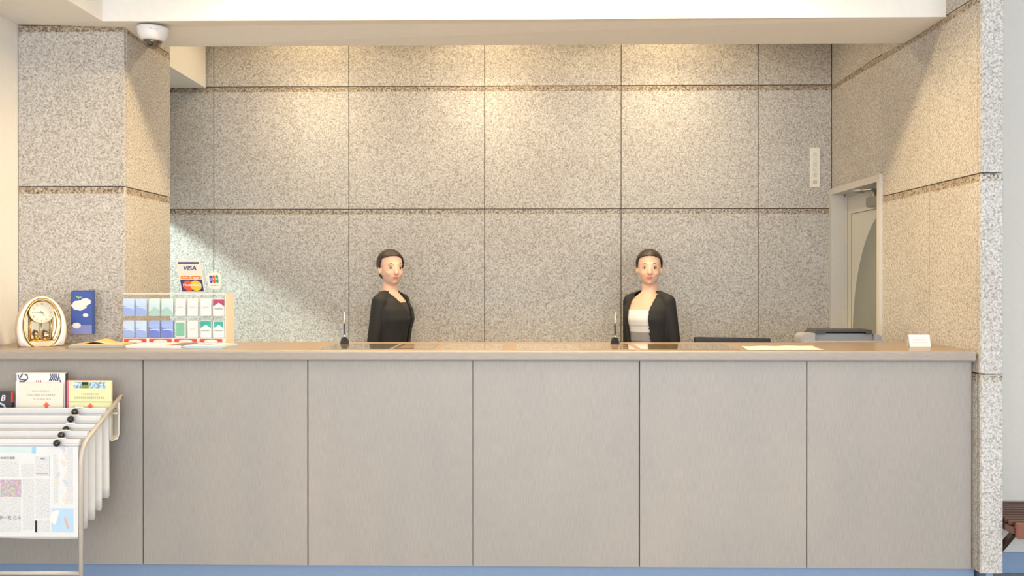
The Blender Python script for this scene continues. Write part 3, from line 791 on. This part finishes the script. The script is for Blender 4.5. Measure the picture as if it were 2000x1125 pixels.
# ------------------------------------------------------------------ newspaper rack (lower left)
XK = -1.849            # right side frame of the rack
XK0 = -2.58            # left side frame
yb_, zb_ = 4.10, at(229, 774, Y=4.10).z
yf_ = at(158, 880, X=XK).y; zf_ = at(158, 884, Y=yf_).z
rk = thing('newspaper_rack', 'beige tubular newspaper rack in front of the left end of the counter', 'rack', (0, 0, 0))
mid = (-2.2, (yb_ + yf_) / 2, 0)
rk.location = mid
def L(o): return loc(o, mid)
def side(x):
    p = [(x, yb_, zb_)]
    n_ = 8
    d = Vector((0, yf_ - yb_, zf_ - zb_)).normalized()
    corner = Vector((x, yf_, zf_ + .02))
    a_ = corner - d * .06; b_ = corner - Vector((0, 0, .07))
    p.append(tuple(a_))
    for k in range(1, n_):
        t_ = k / n_; p.append(tuple(a_.lerp(corner, t_).lerp(corner.lerp(b_, t_), t_)))
    p.append(tuple(b_)); p.append((x, yf_, .0))
    return p
for x in (XK, XK0):
    L(MB().tube(side(x), .0095, TUBE, 12).build('side_frame', rk))
    L(MB().tube([(x, yb_ + .0, zb_ - .02), (x, yb_ + .005, .0)], .009, TUBE, 10).build('rear_leg', rk)) if x == XK0 else None
    for yy_, zz_ in ((yb_ - .006, zb_ - .004), (yb_ - .075, zb_ - .045)):
        L(MB().lathe([(.004, 0), (.004, .002), (.001, .003)], DKGREY, 10, Matrix.Translation((x + .0095, yy_, zz_)) @ Matrix.Rotation(R(90), 4, 'Y')).build('rivet', rk))
L(MB().tube([(XK0, yf_, .207), (XK, yf_, .207)], .0085, TUBE, 10).build('front_crossbar', rk))
L(MB().tube([(XK0, yf_ + .0, .03), (XK0, 4.10, .03)], .0085, TUBE, 10).build('foot_bar', rk))
L(MB().tube([(XK0, yb_ - .03, zb_ - .075), (XK, yb_ - .03, zb_ - .075)], .006, TUBE, 10).build('rear_crossbar', rk))
# rear magazine pocket of perforated sheet
zp0 = at(215, 857, Y=4.10).z
MESH = mat('pocket_sheet', (.52, .52, .47), .6)
yk0, yk1 = 4.030, 4.118
xp1 = XK - .018
pts = [(yk1, zp0 + .17), (yk1, zp0 + .015), (yk1 - .008, zp0 + .003), (yk1 - .02, zp0), (yk0 + .015, zp0), (yk0 + .004, zp0 + .006), (yk0, zp0 + .018), (yk0, zp0 + .12)]
inner = [(y + (.003 if y < 4.08 else -.003), z + (.003 if z < zp0 + .01 else 0)) for y, z in pts]
L(MB().prism(pts + inner[::-1], XK0 + .02, xp1 - .002, MESH, 'x').build('magazine_pocket', rk))
L(MB().tube([(xp1, yk1, zp0 + .17), (xp1, yk1, zp0 + .02), (xp1, yk1 - .015, zp0), (xp1, yk0 + .012, zp0), (xp1, yk0, zp0 + .015), (xp1, yk0, zp0 + .12)], .003, ALU, 8).build('pocket_wire', rk))

L(MB().box(xp1 - .004, xp1 - .0025, yk0 + .003, 4.062, zp0 + .006, zp0 + .13, MESH).build('pocket_end', rk))
# magazines and leaflets standing in the pocket
def mag(name, label, px0, px1, pyt, y0, y1, m, extra=None, zbot=None):
    xa, xb_ = at(px0, 770, Y=y0).x, at(px1, 770, Y=y0).x
    zt = at(px0, pyt, Y=y0).z; z0 = (zbot if zbot else zp0 + .004)
    t = thing(name, label, 'magazine' if 'leaflet' not in name else 'leaflet', ((xa + xb_) / 2, y0, z0), (0, 0, 0), 'printed matter in the rack pocket')
    hw = (xb_ - xa) / 2; hh = zt - z0
    MB().box(-hw, hw, 0, y1 - y0, 0, hh, m).build('pages', t)
    if extra: extra(t, hw, hh)
    return t
NV2 = mat('sketch_navy', (.09, .11, .22), .5)
def stroke(mb, pts, wd_, y0=-.0010, m=NV2):
    P = [Vector((p[0], 0, p[1])) for p in pts]
    vs = []
    for i, p in enumerate(P):
        d = (P[min(i + 1, len(P) - 1)] - P[max(i - 1, 0)]).normalized(); nrm = Vector((-d.z, 0, d.x))
        for s_ in (-1, 1):
            q_ = p + nrm * wd_ * s_; vs += [(q_.x, y0, q_.z), (q_.x, y0 + .0006, q_.z)]
    fs = []
    for i in range(len(P) - 1):
        a_ = i * 4; b_ = a_ + 4; fs += [(a_, a_ + 2, b_ + 2, b_), (a_ + 1, b_ + 1, b_ + 3, a_ + 3), (a_, b_, b_ + 1, a_ + 1), (a_ + 2, a_ + 3, b_ + 3, b_ + 2)]
    mb.add(vs, fs, m)
def ex_big(t, hw, hh):
    def stroke(mb_, p, w_): globals()['stroke'](MBX := MB(), p, w_); MBX.build('brush_stroke', t)
    mb = None
    def Q(px, py): return ((px - 79.5) / 435, hh - (py - 728.5) / 435)
    stroke(mb, [Q(35, 732), Q(37, 741), Q(44, 729)], .0035)
    stroke(mb, [Q(48, 730), Q(53, 733), Q(54, 740), Q(46, 746), Q(38, 746), Q(40, 741), Q(50, 743)], .003)
    for k in range(5): stroke(mb, [Q(97 + k * 4, 744), Q(101 + k * 3.6, 736), Q(99 + k * 4.4, 729)], .0022)
    stroke(mb, [Q(97, 743), Q(106, 740), Q(112, 744), Q(118, 738)], .002)
    stroke(mb, [Q(118, 742), Q(121, 750), Q(126, 755)], .003)
    stroke(mb, [Q(38, 778), Q(42, 786), Q(43, 796)], .0022); stroke(mb, [Q(31, 731), Q(31, 745)], .0015)
    mb = MB()
    for x in (71, 75, 79): mb.box((x - 79.5) / 435, (x - 77.8) / 435, -.001, -.0004, hh - .042, hh - .033, PMR)
    mb.build('red_title', t)
    MB().box(hw, hw + .0012, -.0004, .022, 0, hh, mat('spine_dark', (.05, .04, .035), .5)).build('back_cover', t, 'dark back cover')
mag('magazine', 'large white magazine with dark blue brush drawing in the rack pocket', 30.5, 127.5, 728.5, 4.082, 4.104, PAPER, ex_big)
def dash_rows(t, rows, hh, m=FAINT, y=-.0008):
    mb = MB()
    for z, x0, x1, h_, st in rows:
        x = x0
        while x < x1:
            wv = st * random.uniform(.5, .8); mb.box(x, x + wv, y, y + .0004, z, z + h_, m); x += st
    mb.build('small_print', t)
def arrow(t, x, z, s=.016):
    MB().prism([(x - s, z), (x, z + s * 1.1), (x + s, z), (x + s * .45, z), (x + s * .45, z - s * 1.2), (x - s * .45, z - s * 1.2), (x - s * .45, z)], -.0012, -.0004, mat('arrow_red', (.85, .16, .09), .5)).build('red_arrow', t)
def ex_cream(t, hw, hh):
    dash_rows(t, [(hh - .042, -.042, .030, .0065, .0072), (hh - .062, -.066, .060, .010, .0095), (hh - .078, -.035, .035, .0055, .014)], hh)
    arrow(t, .024, hh - .105)
mag('leaflet', 'cream leaflet with red arrow in front of the brush-drawn magazine', 37.5, 123, 747, 4.070, 4.078, CARD, ex_cream)
def ex_yel(t, hw, hh):
    mb = MB()
    for a_, b_, mm in ((-.075, -.040, LAND), (-.038, -.006, mat('photo_green', (.20, .30, .08), .5)), (-.004, .070, LAND)):
        mb.box(a_, b_, -.0010, -.0004, hh - .034, hh - .006, mm)
    mb.box(-.038, -.010, -.0013, -.0010, hh - .018, hh - .006, BLK)
    mb.build('photo_strip', t, 'strip of small landscape photos')
    dash_rows(t, [(hh - .064, -.038, .036, .0065, .0072), (hh - .082, -.070, .066, .009, .0092)], hh, mat('ink_olive', (.50, .52, .32), .6))
    MB().box(-hw, hw, -.0010, -.0004, hh - .0965, hh - .094, mat('line_brown', (.40, .24, .10), .5)).build('brown_line', t)
    arrow(t, .001, hh - .118)
    MB().box(-.074, -.070, -.001, -.0004, hh - .128, hh - .110, mat('tiny_blue', (.2, .5, .7), .5)).build('blue_mark', t)
mag('leaflet', 'pale yellow leaflet with photo strip and red arrow in the rack pocket', 134.5, 217, 743.5, 4.066, 4.078, YEL, ex_yel)
mag('leaflet', 'crimson booklet half hidden behind the pale yellow leaflet', 129.5, 200, 743, 4.0805, 4.094, PINK)
def ex_dark(t, hw, hh):
    text('B', .036, PAPER, t, (hw - .040, -.0008, hh - .030), name='lettering', shear=.3, bold=.001)
    mb = MB(); stroke(mb, [(hw - .085, hh - .030), (hw - .06, hh - .048), (hw - .035, hh - .060), (hw - .025, hh - .078)], .004, m=LBP); stroke(mb, [(hw - .09, hh - .05), (hw - .065, hh - .065), (hw - .05, hh - .078)], .004, m=mat('pale_violet', (.45, .35, .75), .5)); mb.build('swirl_print', t)
    MB().box(hw + .0002, hw + .006, -.002, .010, hh - .048, hh + .001, RED).build('red_tab', t, 'red index tab')
mag('magazine', 'dark magazine with white letter and pale swirls at the left edge of the rack pocket', -50, 22, 765, 4.076, 4.098, mat('cover_dark', (.055, .055, .075), .4), ex_dark)

# newspaper hangers
YN = []
rows_px = [(797, 812, 207, 148, 804), (812.5, 826, 197, 140, 818), (828.5, 841, 187, 131, 838), (842.5, 855.5, 180, 122, 849), (858, 870, 170, 113, 865)]
botpx = [(200, 975), (185, 997), (175, 1014), (167, 1030), (153, 1050)]
ords = ['rearmost', 'second from the back', 'middle', 'second from the front', 'frontmost']
for i in range(5):
    t_ = (i + .75) / 5.35
    y_ = yb_ - .02 + (yf_ - yb_ - .01) * t_
    pyA, pyB, pxe, pxk, pyk = rows_px[i]
    zt, zl = at(pxe, pyA, Y=y_).z, at(pxe, pyB, Y=y_).z
    xe = min(at(pxe, pyA, Y=y_).x, XK - .0125)
    zbot = at(botpx[i][0], botpx[i][1], Y=y_).z
    xpr = min(at(botpx[i][0], 950, Y=y_).x, XK - .014) if i == 4 else XK - .014 - .002 * (4 - i)
    if i == 4: xpr = at(153, 950, Y=y_).x
    np_ = thing('newspaper', '%s newspaper clamped in the rack, %s' % (ords[i], 'its printed front page showing' if i == 4 else 'only its side edge and bar showing'), 'newspaper', (-2.2, y_, zl), (0, 0, 0), 'newspapers hanging in the rack')
    def NL(o): return loc(o, (-2.2, y_, zl))
    # folded paper sheets with a slight wave
    vs = []; fs = []; nx, nz = 14, 8; lays = 3
    mb = MB()
    for ly in range(lays):
        vs = []; off = (ly - 1) * .0045
        for sgn in (0, 1):
            for j in range(nz):
                for k in range(nx):
                    u, v_ = k / (nx - 1), j / (nz - 1)
                    x = XK0 + .03 + (xpr - XK0 - .03) * u
                    z = zl + .004 + (zbot + .004 * ly - .006 * math.sin(u * 5 + i) * v_ - zl - .004) * v_
                    yv = y_ + off * (.4 + .6 * v_) + .003 * math.sin(u * 9 + i * 2) * v_ + sgn * .0012
                    vs.append((x, yv, z))
        N_ = nx * nz; fs = []
        for j in range(nz - 1):
            for k in range(nx - 1):
                a_ = j * nx + k; fs.append((a_, a_ + 1, a_ + nx + 1, a_ + nx)); fs.append((N_ + a_, N_ + a_ + nx, N_ + a_ + nx + 1, N_ + a_ + 1))
        for j in range(nz - 1):
            for k in (0, nx - 1):
                a_ = j * nx + k; fs.append((a_, a_ + nx, N_ + a_ + nx, N_ + a_))
        for k in range(nx - 1):
            a_ = (nz - 1) * nx + k; fs.append((a_, a_ + 1, N_ + a_ + 1, N_ + a_))
        mb.add(vs, fs, NPAPER, True)
    NL(mb.build('pages', np_))
    hb = (zt - zl)
    NL(MB().rbox(XK0 + .012, xe, y_ - .009, y_ + .011, zl, zt, ALU, .002, 2).box(XK0 + .012, xe, y_ - .0098, y_ - .0088, zl + hb * .30, zl + hb * .36, LGREY).build('clamp_bar', np_, 'aluminium clamping bar'))
    kx = at(pxk, pyk, Y=y_ - .02).x; kz = at(pxk, pyk, Y=y_ - .02).z
    NL(MB().lathe([(.003, 0), (.003, .010), (.010, .012), (.0145, .018), (.0145, .025), (.010, .032), (.002, .034)], BLKG, 20, Matrix.Translation((kx, y_ - .009, kz)) @ RX).build('knob', np_, 'round black clamp knob'))
    NL(MB().rbox(kx - .012, kx + .022, y_ - .012, y_ + .004, zt + .0005, zt + .006, WPLAST, .001, 1).build('clip', np_))
    NL(MB().box(xe, XK - .0098, y_ - .004, y_ + .006, zl + .002, zl + hb * .6, TUBE).build('hook', np_))
    if i == 4:
        yq = y_ - .0115
        def B(px0, px1, py0, py1, m, nm, d=0, lab=None):
            a_ = at(px0, py0, Y=yq); b_ = at(px1, py1, Y=yq)
            return NL(MB().box(a_.x, b_.x, yq - d - .0003, yq - d, b_.z, a_.z, m).build(nm, np_, lab))
        # carrier page, flat and straight in front of the waved ones
        B(-115, 152, 872, 1049, NPAPER, 'front_page', -.0004)
        B(-100, 36, 900, 932, NEWS, 'text_column'); B(-100, 40, 972, 1040, NEWS, 'text_column')
        B(-100, -2, 935, 970, NEWS, 'text_column')
        B(44, 66, 935, 1036, NEWS, 'text_column'); B(69, 97, 935, 1012, NEWS, 'text_column'); B(41, 66, 906, 932, NEWS, 'text_column')
        B(69, 94, 892, 930, NEWS, 'text_column'); B(104, 113, 888, 985, NEWS, 'text_column'); B(130, 142, 873, 985, NEWS, 'text_column')
        B(-100, 66, 873, 884, mat('map_print', (.62, .76, .78), .7), 'map_strip', lab='pale weather map strip')
        B(62, 70, 873, 886, mat('map_blue', (.35, .62, .85), .7), 'map_strip', .0003)
        B(0, 41, 937, 971, PHOTO, 'crowd_photo', lab='colour crowd photo')
        B(100, 143, 993, 1040, mat('ad_sky', (.48, .68, .88), .6), 'advert', lab='pale blue advert with white parasol')
        B(68, 96, 1017, 1040, NEWS, 'small_advert'); B(68, 72, 1017, 1040, BLK, 'small_advert', .0003)
        B(95.5, 96.5, 890, 932, mat('rule_teal', (.30, .60, .62), .7), 'rule_line')
        B(70, 94, 925, 926.5, mat('rule_brown', (.60, .35, .25), .7), 'rule_line', .0003)
        for s_, (px, py), sz in (('記事一覧 日本', (15, 1012), .018), ('日本経済連載', (12, 895), .012), ('連載三', (84, 896), .008)):
            p = at(px, py, Y=yq); text(s_, sz, INK, np_, (p.x + 2.2, -.0115 - .0008, p.z - zl), name='headline', mirror=False)
        def fan(px, py, s_, rot, m, d=.0005):
            p = at(px, py, Y=yq); pts_ = [(p.x + s_ * math.cos(R(rot + a)), p.z + s_ * math.sin(R(rot + a)) * 1.0) for a in range(0, 181, 15)]
            NL(MB().prism(pts_, yq - d - .0003, yq - d, m).build('parasol_print', np_))
        gs = [mat('fan_grey', (.60, .64, .70), .7), mat('fan_pink', (.80, .70, .68), .7), mat('fan_sand', (.74, .70, .62), .7)]
        for k, (px, py, rt) in enumerate([(121, 878, 120), (125, 893, 120), (121, 906, 120), (110, 927, 60), (127, 927, 60), (108, 944, 120), (125, 944, 120), (128, 964, 60), (124, 980, 120)]):
            fan(px, py, .015, rt + 180, gs[k % 3])
        fan(112, 1011, .031, 75, mat('fan_white', (.84, .84, .84), .6), .0008)
        p = at(130, 1022, Y=yq)
        NL(MB().prism([(p.x - .012, p.z + .022), (p.x - .006, p.z + .026), (p.x + .010, p.z - .02), (p.x + .002, p.z - .026)], yq - .0011, yq - .0008, mat('fan_skin', (.74, .46, .34), .7)).build('figure_print', np_))

# ------------------------------------------------------------------ bench at the right
bz_ = .352
XBN = 2.144
bn = thing('slatted_bench', 'low red-brown slatted wooden bench beside the right stone pillar', 'bench', (XBN + .6, 4.22, 0))
bb = (XBN + .6, 4.22, 0)
ys_ = 4.440
while ys_ > 4.09:
    loc(MB().rbox(XBN, XBN + 1.2, ys_ - .024, ys_, bz_ - .018, bz_, WOOD, .002, 1).build('slat', bn), bb); ys_ -= .043
loc(MB().rbox(XBN + .004, XBN + 1.2, 4.016, 4.046, bz_ - .066, bz_ + .001, mat('rail_wood', (.24, .10, .07), .45), .003, 1).build('front_rail', bn, 'reddish front rail'), bb)
loc(MB().rbox(XBN - .004, XBN + .028, 4.05, 4.43, bz_ - .052, bz_ - .023, WOOD, .002, 1).build('end_rail', bn), bb)
for x in (XBN + .0, XBN + 1.15):
    for sgn in ((1,) if x < XBN + .5 else (-1, 1)):
        y0, y1 = (4.07, 4.40) if sgn > 0 else (4.40, 4.07)
        x_ = x + (.0 if sgn > 0 else .024)
        loc(MB().tube([(x_ + .012, y0, bz_ - .052), (x_ + .012, y1, .001)], .011, mat('bench_leg_dark', (.05, .025, .02), .4), 4, sq=True).build('leg', bn), bb)

# ------------------------------------------------------------------ clerks
SKIN = None
m, nt, b = nodes('skin')
v = mapping(nt); n = noise(nt, v, 60, 3, .6)
c = ramp(nt, n, [(.3, (.70, .44, .32)), (.7, (.78, .51, .38))])
nt.links.new(c, b.inputs['Base Color']); b.inputs['Roughness'].default_value = .5
b.inputs['Subsurface Weight'].default_value = .08; b.inputs['Subsurface Radius'].default_value = (.012, .005, .003); SKIN = m
m, nt, b = nodes('hair')
v = mapping(nt, (1, 1, .25)); n = noise(nt, v, 180, 3, .6)
c = ramp(nt, n, [(.3, (.018, .011, .008)), (.7, (.055, .034, .024))])
nt.links.new(c, b.inputs['Base Color']); b.inputs['Roughness'].default_value = .42; bump(nt, b, n, .5, .004); HAIR = m
JACK = mat('jacket_black', (.018, .017, .018), .75)
LIP = mat('lips', (.60, .20, .17), .4); EYEW = mat('eye_white', (.72, .70, .68), .2); IRIS = mat('iris', (.03, .018, .012), .1); BROW = mat('brow', (.06, .04, .03), .7)
TROU = mat('trousers_dark', (.03, .03, .035), .7); SHOE = mat('shoe_black', (.012, .012, .012), .3)
m, nt, b = nodes('striped_top')
tc_n = nt.nodes.new('ShaderNodeTexCoord'); sp = nt.nodes.new('ShaderNodeSeparateXYZ'); nt.links.new(tc_n.outputs['Object'], sp.inputs[0])
mr = nt.nodes.new('ShaderNodeMapRange'); mr.inputs['From Min'].default_value = 1.00; mr.inputs['From Max'].default_value = 1.26
nt.links.new(sp.outputs['Z'], mr.inputs['Value'])
c = ramp(nt, mr.outputs[0], [(0, (.10, .10, .12)), (.16, (.14, .14, .16)), (.18, (.28, .28, .30)), (.38, (.34, .34, .36)), (.40, (.68, .67, .66)), (.50, (.72, .71, .70)), (.52, (.56, .54, .54)), (.56, (.72, .72, .72)), (.70, (.66, .66, .68)), (.80, (.74, .74, .75)), (.95, (.70, .70, .72))], 'CONSTANT')
nt.links.new(c, b.inputs['Base Color']); b.inputs['Roughness'].default_value = .8; STRIPE = m

def remeshed(mb, name, voxel, mtl, smooth=6, keep=None, zcut=None):
    me0 = mb.mesh(name + '_src'); o = D.objects.new(name + '_src', me0); C.objects.link(o)
    rm = o.modifiers.new('r', 'REMESH'); rm.mode = 'VOXEL'; rm.voxel_size = voxel; rm.use_smooth_shade = True
    if smooth: s_ = o.modifiers.new('s', 'SMOOTH'); s_.iterations = smooth; s_.factor = .5
    dg = bpy.context.evaluated_depsgraph_get(); me = D.meshes.new_from_object(o.evaluated_get(dg)); me.name = name
    D.objects.remove(o)
    if keep:
        bm = bmesh.new(); bm.from_mesh(me)
        bmesh.ops.delete(bm, geom=[v_ for v_ in bm.verts if not keep(v_.co)], context='VERTS')
        bd = [v_ for v_ in bm.verts if v_.is_boundary]
        for _ in range(30): bmesh.ops.smooth_vert(bm, verts=bd, factor=.5, use_axis_x=True, use_axis_y=True, use_axis_z=True)
        bm.to_mesh(me); bm.free()
    if zcut:
        bm = bmesh.new(); bm.from_mesh(me)
        bmesh.ops.bisect_plane(bm, geom=bm.verts[:] + bm.edges[:] + bm.faces[:], plane_co=(0, 0, zcut), plane_no=(0, 0, 1), clear_outer=True)
        bm.to_mesh(me); bm.free()
    me.materials.clear(); me.materials.append(mtl)
    for p in me.polygons: p.use_smooth = True; p.material_index = 0
    return me
def loft(mb, rings, m, n=28):
    vs = []; fs = []
    for cx, cy, cz, rx, ry in rings:
        for i in range(n): a = 2 * math.pi * i / n; vs.append((cx + rx * math.cos(a), cy + ry * math.sin(a), cz))
    for j in range(len(rings) - 1):
        for i in range(n): k = (i + 1) % n; fs.append((j * n + i, j * n + k, (j + 1) * n + k, (j + 1) * n + i))
    fs.append(tuple(range(n - 1, -1, -1))); fs.append(tuple((len(rings) - 1) * n + i for i in range(n)))
    mb.add(vs, fs, m, True)
TOR = [(0, .0, .80, .150, .105), (0, .0, .90, .158, .112), (0, 0, .96, .140, .100), (0, -.0, 1.04, .122, .090), (0, -.004, 1.12, .130, .098), (0, -.010, 1.18, .142, .110), (0, -.004, 1.24, .150, .100), (0, .006, 1.29, .140, .078), (0, .012, 1.325, .090, .060), (0, .014, 1.35, .052, .050)]
def limb(mb, pts, rad, inf=0):
    P = [Vector(p) for p in pts]; R_ = [r_ + inf for r_ in rad]
    mb.tube(P, .1, SKIN, 14, radii=R_)
    for p, r_ in zip(P, R_): mb.ball(p, r_ * .995, SKIN)
def head_rot(M, pts): return [M @ Vector(p) for p in pts]
def person(label, loc_, body_yaw, head_yaw, kind):
    t = thing('person', label, 'person', loc_, (0, 0, R(body_yaw)))
    HM = Matrix.Translation((0, .012, 1.42)) @ Matrix.Rotation(R(head_yaw), 4, 'Z') @ Matrix.Translation((0, -.012, -1.42))
    mb = MB()
    loft(mb, TOR, SKIN)
    mb.ball((0, .004, 1.312), (.100, .045, .028), SKIN)
    limb(mb, [(0, .022, 1.30), (0, .014, 1.42)], [.052, .047])
    # head
    mb.ball((0, .016, 1.527), (.073, .090, .083), SKIN, HM, 24, 16)
    mb.ball((0, -.016, 1.480), (.064, .076, .090), SKIN, HM, 28, 20)
    mb.ball((0, -.010, 1.440), (.050, .064, .048), SKIN, HM, 24, 16)
    mb.ball((0, -.054, 1.414), (.022, .024, .017), SKIN, HM)
    for s_ in (-1, 1):
        mb.ball((s_ * .074, .012, 1.485), (.010, .018, .030), SKIN, HM)
        mb.ball((s_ * .030, -.066, 1.466), (.024, .018, .018), SKIN, HM)
        mb.ball((s_ * .024, -.079, 1.520), (.026, .010, .008), SKIN, HM)
    mb.tube([(0, -.080, 1.512), (0, -.094, 1.488), (0, -.106, 1.466)], .01, SKIN, 10, HM, radii=[.007, .009, .012])
    mb.ball((0, -.100, 1.464), (.015, .013, .009), SKIN, HM)
    mb.ball((0, -.080, 1.440), (.022, .012, .010), SKIN, HM)
    arms = []
    for s_ in (-1, 1):
        sh_ = (s_ * .138, .008, 1.288); el = (s_ * .168, .035, 1.020); wr_ = (s_ * .160, -.110, .850)
        arms.append((sh_, el, wr_))
        limb(mb, [sh_, (s_ * .155, .02, 1.16), el, (s_ * .165, -.035, .935), wr_], [.042, .036, .032, .030, .022])
        # hand: palm, four fingers, thumb
        pm = Vector((s_ * .180, -.128, .765)); mb.ball((wr_[0], wr_[1] - .012, wr_[2] - .035), (.016, .036, .046), SKIN)
        base_ = Vector((wr_[0], wr_[1] - .015, wr_[2] - .070))
        for f_, (dy, ln) in enumerate(((-.024, .066), (-.008, .074), (.008, .070), (.023, .056))):
            b0 = base_ + Vector((0, dy, 0)); b1 = b0 + Vector((-s_ * .004, -.004, -ln * .5)); b2 = b1 + Vector((-s_ * .012, .0, -ln * .3)); b3 = b2 + Vector((-s_ * .014, .002, -ln * .18))
            limb(mb, [b0, b1, b2, b3], [.0090, .0085, .0080, .0070])
        tb = Vector((wr_[0] - s_ * .004, wr_[1] - .038, wr_[2] - .030))
        limb(mb, [tb, tb + Vector((-s_ * .010, -.026, -.026)), tb + Vector((-s_ * .018, -.034, -.052))], [.012, .010, .0085])
    for s_ in (-1, 1):
        limb(mb, [(s_ * .082, .0, .84), (s_ * .086, -.004, .62), (s_ * .086, -.008, .455), (s_ * .088, .012, .30), (s_ * .088, .020, .09)], [.082, .068, .050, .048, .032])
        mb.ball((s_ * .09, -.03, .045), (.036, .095, .034), SKIN)
    me = remeshed(mb, 'body', .0065, SKIN, 5)
    o = D.objects.new('body', me); C.objects.link(o); o.parent = t
    # face details (on the head)
    for s_ in (-1, 1):
        e = MB().ball((s_ * .030, -.0735, 1.497), (.0140, .0085, .0066), EYEW, HM, 14, 10).build('eye', t)
        MB().ball((s_ * .030, -.0812, 1.497), (.0062, .0022, .0062), IRIS, HM, 12, 8).build('iris', e)
        MB().tube([(s_ * .017, -.0800, 1.5005), (s_ * .030, -.0835, 1.5045), (s_ * .044, -.0755, 1.500)], .0014, BROW, 6, HM).build('eyelid', e)
        MB().tube([(s_ * .014, -.0860, 1.520), (s_ * .030, -.0850, 1.5265), (s_ * .048, -.0720, 1.521)], .003, BROW, 8, HM, radii=[.0018, .0020, .0010]).build('eyebrow', t)
    MB().ball((0, -.0895, 1.4425), (.020, .0065, .0038), LIP, HM).ball((0, -.0885, 1.4365), (.017, .0070, .0042), LIP, HM).build('lips', t)
    # hair: cap with hairline, tied back in a bun
    mb = MB(); mb.ball((0, .022, 1.530), (.085, .100, .091), HAIR, None, 32, 22)
    mb.ball((0, .062, 1.480), (.064, .056, .060), HAIR)
    def hk(co):
        # hairline: forehead open below 1.555, sides open in front of the ears
        if co.z > 1.572 - 3.0 * co.x * co.x: return True
        return co.y > -.022 + .35 * max(0, 1.53 - co.z) if co.z < 1.572 else True
    me = remeshed(mb, 'hair', .0045, HAIR, 3, hk)
    me.transform(HM); o = D.objects.new('hair', me); C.objects.link(o); o.parent = t
    sm_ = o.modifiers.new('s', 'SOLIDIFY'); sm_.thickness = .006; sm_.offset = -1
    MB().ball((0, .128, 1.505), (.034, .028, .034), HAIR, HM).build('hair_bun', o)
    # clothes
    def torso(inf, zmin, zmax):
        q_ = MB(); loft(q_, [(a, b2, c2, rx + inf, ry + inf) for a, b2, c2, rx, ry in TOR if c2 >= zmin], SKIN); return q_
    mb = torso(.006, .80, 2)
    if kind == 'open':
        me = remeshed(mb, 'top', .006, STRIPE, 3, None, 1.238)
        o = D.objects.new('top', me); C.objects.link(o); o.parent = t; o['label'] = 'white and grey banded scoop neck top'
    else:
        me = remeshed(mb, 'top', .006, TROU, 3, None, 1.285)
        o = D.objects.new('top', me); C.objects.link(o); o.parent = t; o['label'] = 'dark top under the jacket'
    mb = MB(); loft(mb, [(a, b2 + .002, c2, rx + .017 + (.008 if c2 < .97 else 0), ry + .017) for a, b2, c2, rx, ry in TOR], SKIN)
    mb.ball((0, .010, 1.318), (.124, .062, .042), SKIN)
    for sh_, el, wr_ in arms:
        limb(mb, [sh_, (sh_[0] * 1.11, .02, 1.16), el, ((el[0] + wr_[0]) / 2, -.03, .93), (wr_[0], wr_[1] + .01, wr_[2] + .02)], [.040, .036, .033, .032, .027], .010)
        s_ = 1 if sh_[0] > 0 else -1
        limb(mb, [(s_ * .06, .014, 1.325), (s_ * .128, .010, 1.300)], [.032, .036], .005)
    op = .070 if kind == 'open' else .012
    def jk(co):
        if co.z > 1.375: return False
        r_ = math.hypot(co.x, co.y - .014)
        if co.z > 1.325 and r_ < .060: return False
        if co.y < -.02 and co.z < 1.40:
            wv = op + (max(0, co.z - 1.22) * (.10 if kind == 'open' else .45))
            if kind == 'open' and co.z < 1.10: wv = op + (1.10 - co.z) * .06
            if abs(co.x) < wv: return False
        return True
    me = remeshed(mb, 'jacket', .006, JACK, 5, jk)
    o = D.objects.new('jacket', me); C.objects.link(o); o.parent = t; o['label'] = 'black tailored jacket' + (' worn open' if kind == 'open' else '')
    sm_ = o.modifiers.new('s', 'SOLIDIFY'); sm_.thickness = .005; sm_.offset = -1
    mb = MB()   # lapels
    for s_ in (-1, 1):
        e_ = op + .004
        ybase = -.128
        mb.prism([(s_ * (e_ + .004), 1.335), (s_ * (e_ + .034), 1.315), (s_ * (e_ + .040), 1.270), (s_ * (e_ + .018), 1.255), (s_ * (e_ + .002), 1.12)], ybase + .010, ybase + .016, JACK)
    if False: mb.build('lapels', t)
    mb = MB()
    loft(mb, [(0, .0, .70, .158, .125), (0, .0, .80, .166, .124), (0, .0, .90, .166, .120), (0, 0, .955, .146, .107)], TROU)
    for s_ in (-1, 1):
        limb(mb, [(s_ * .082, .0, .80), (s_ * .086, -.002, .62), (s_ * .088, -.004, .45), (s_ * .09, .012, .28), (s_ * .09, .018, .07)], [.088, .074, .062, .058, .056], .004)
    me = remeshed(mb, 'trousers', .008, TROU, 3)
    o = D.objects.new('trousers', me); C.objects.link(o); o.parent = t
    for s_ in (-1, 1):
        MB().rbox(s_ * .09 - .042, s_ * .09 + .042, -.135, .075, .0, .082, SHOE, .03, 4).build('shoe', t)
    return t
YC = 5.70
p1 = at(766, 600, Y=YC); p2 = at(1266, 600, Y=YC)
person('clerk in closed black jacket, half turned, right of the left desk pen', (p1.x, YC, 0), 68, -40, 'closed')
person('clerk in open black jacket over a white and grey striped top', (p2.x, YC, 0), -42, 36, 'open')
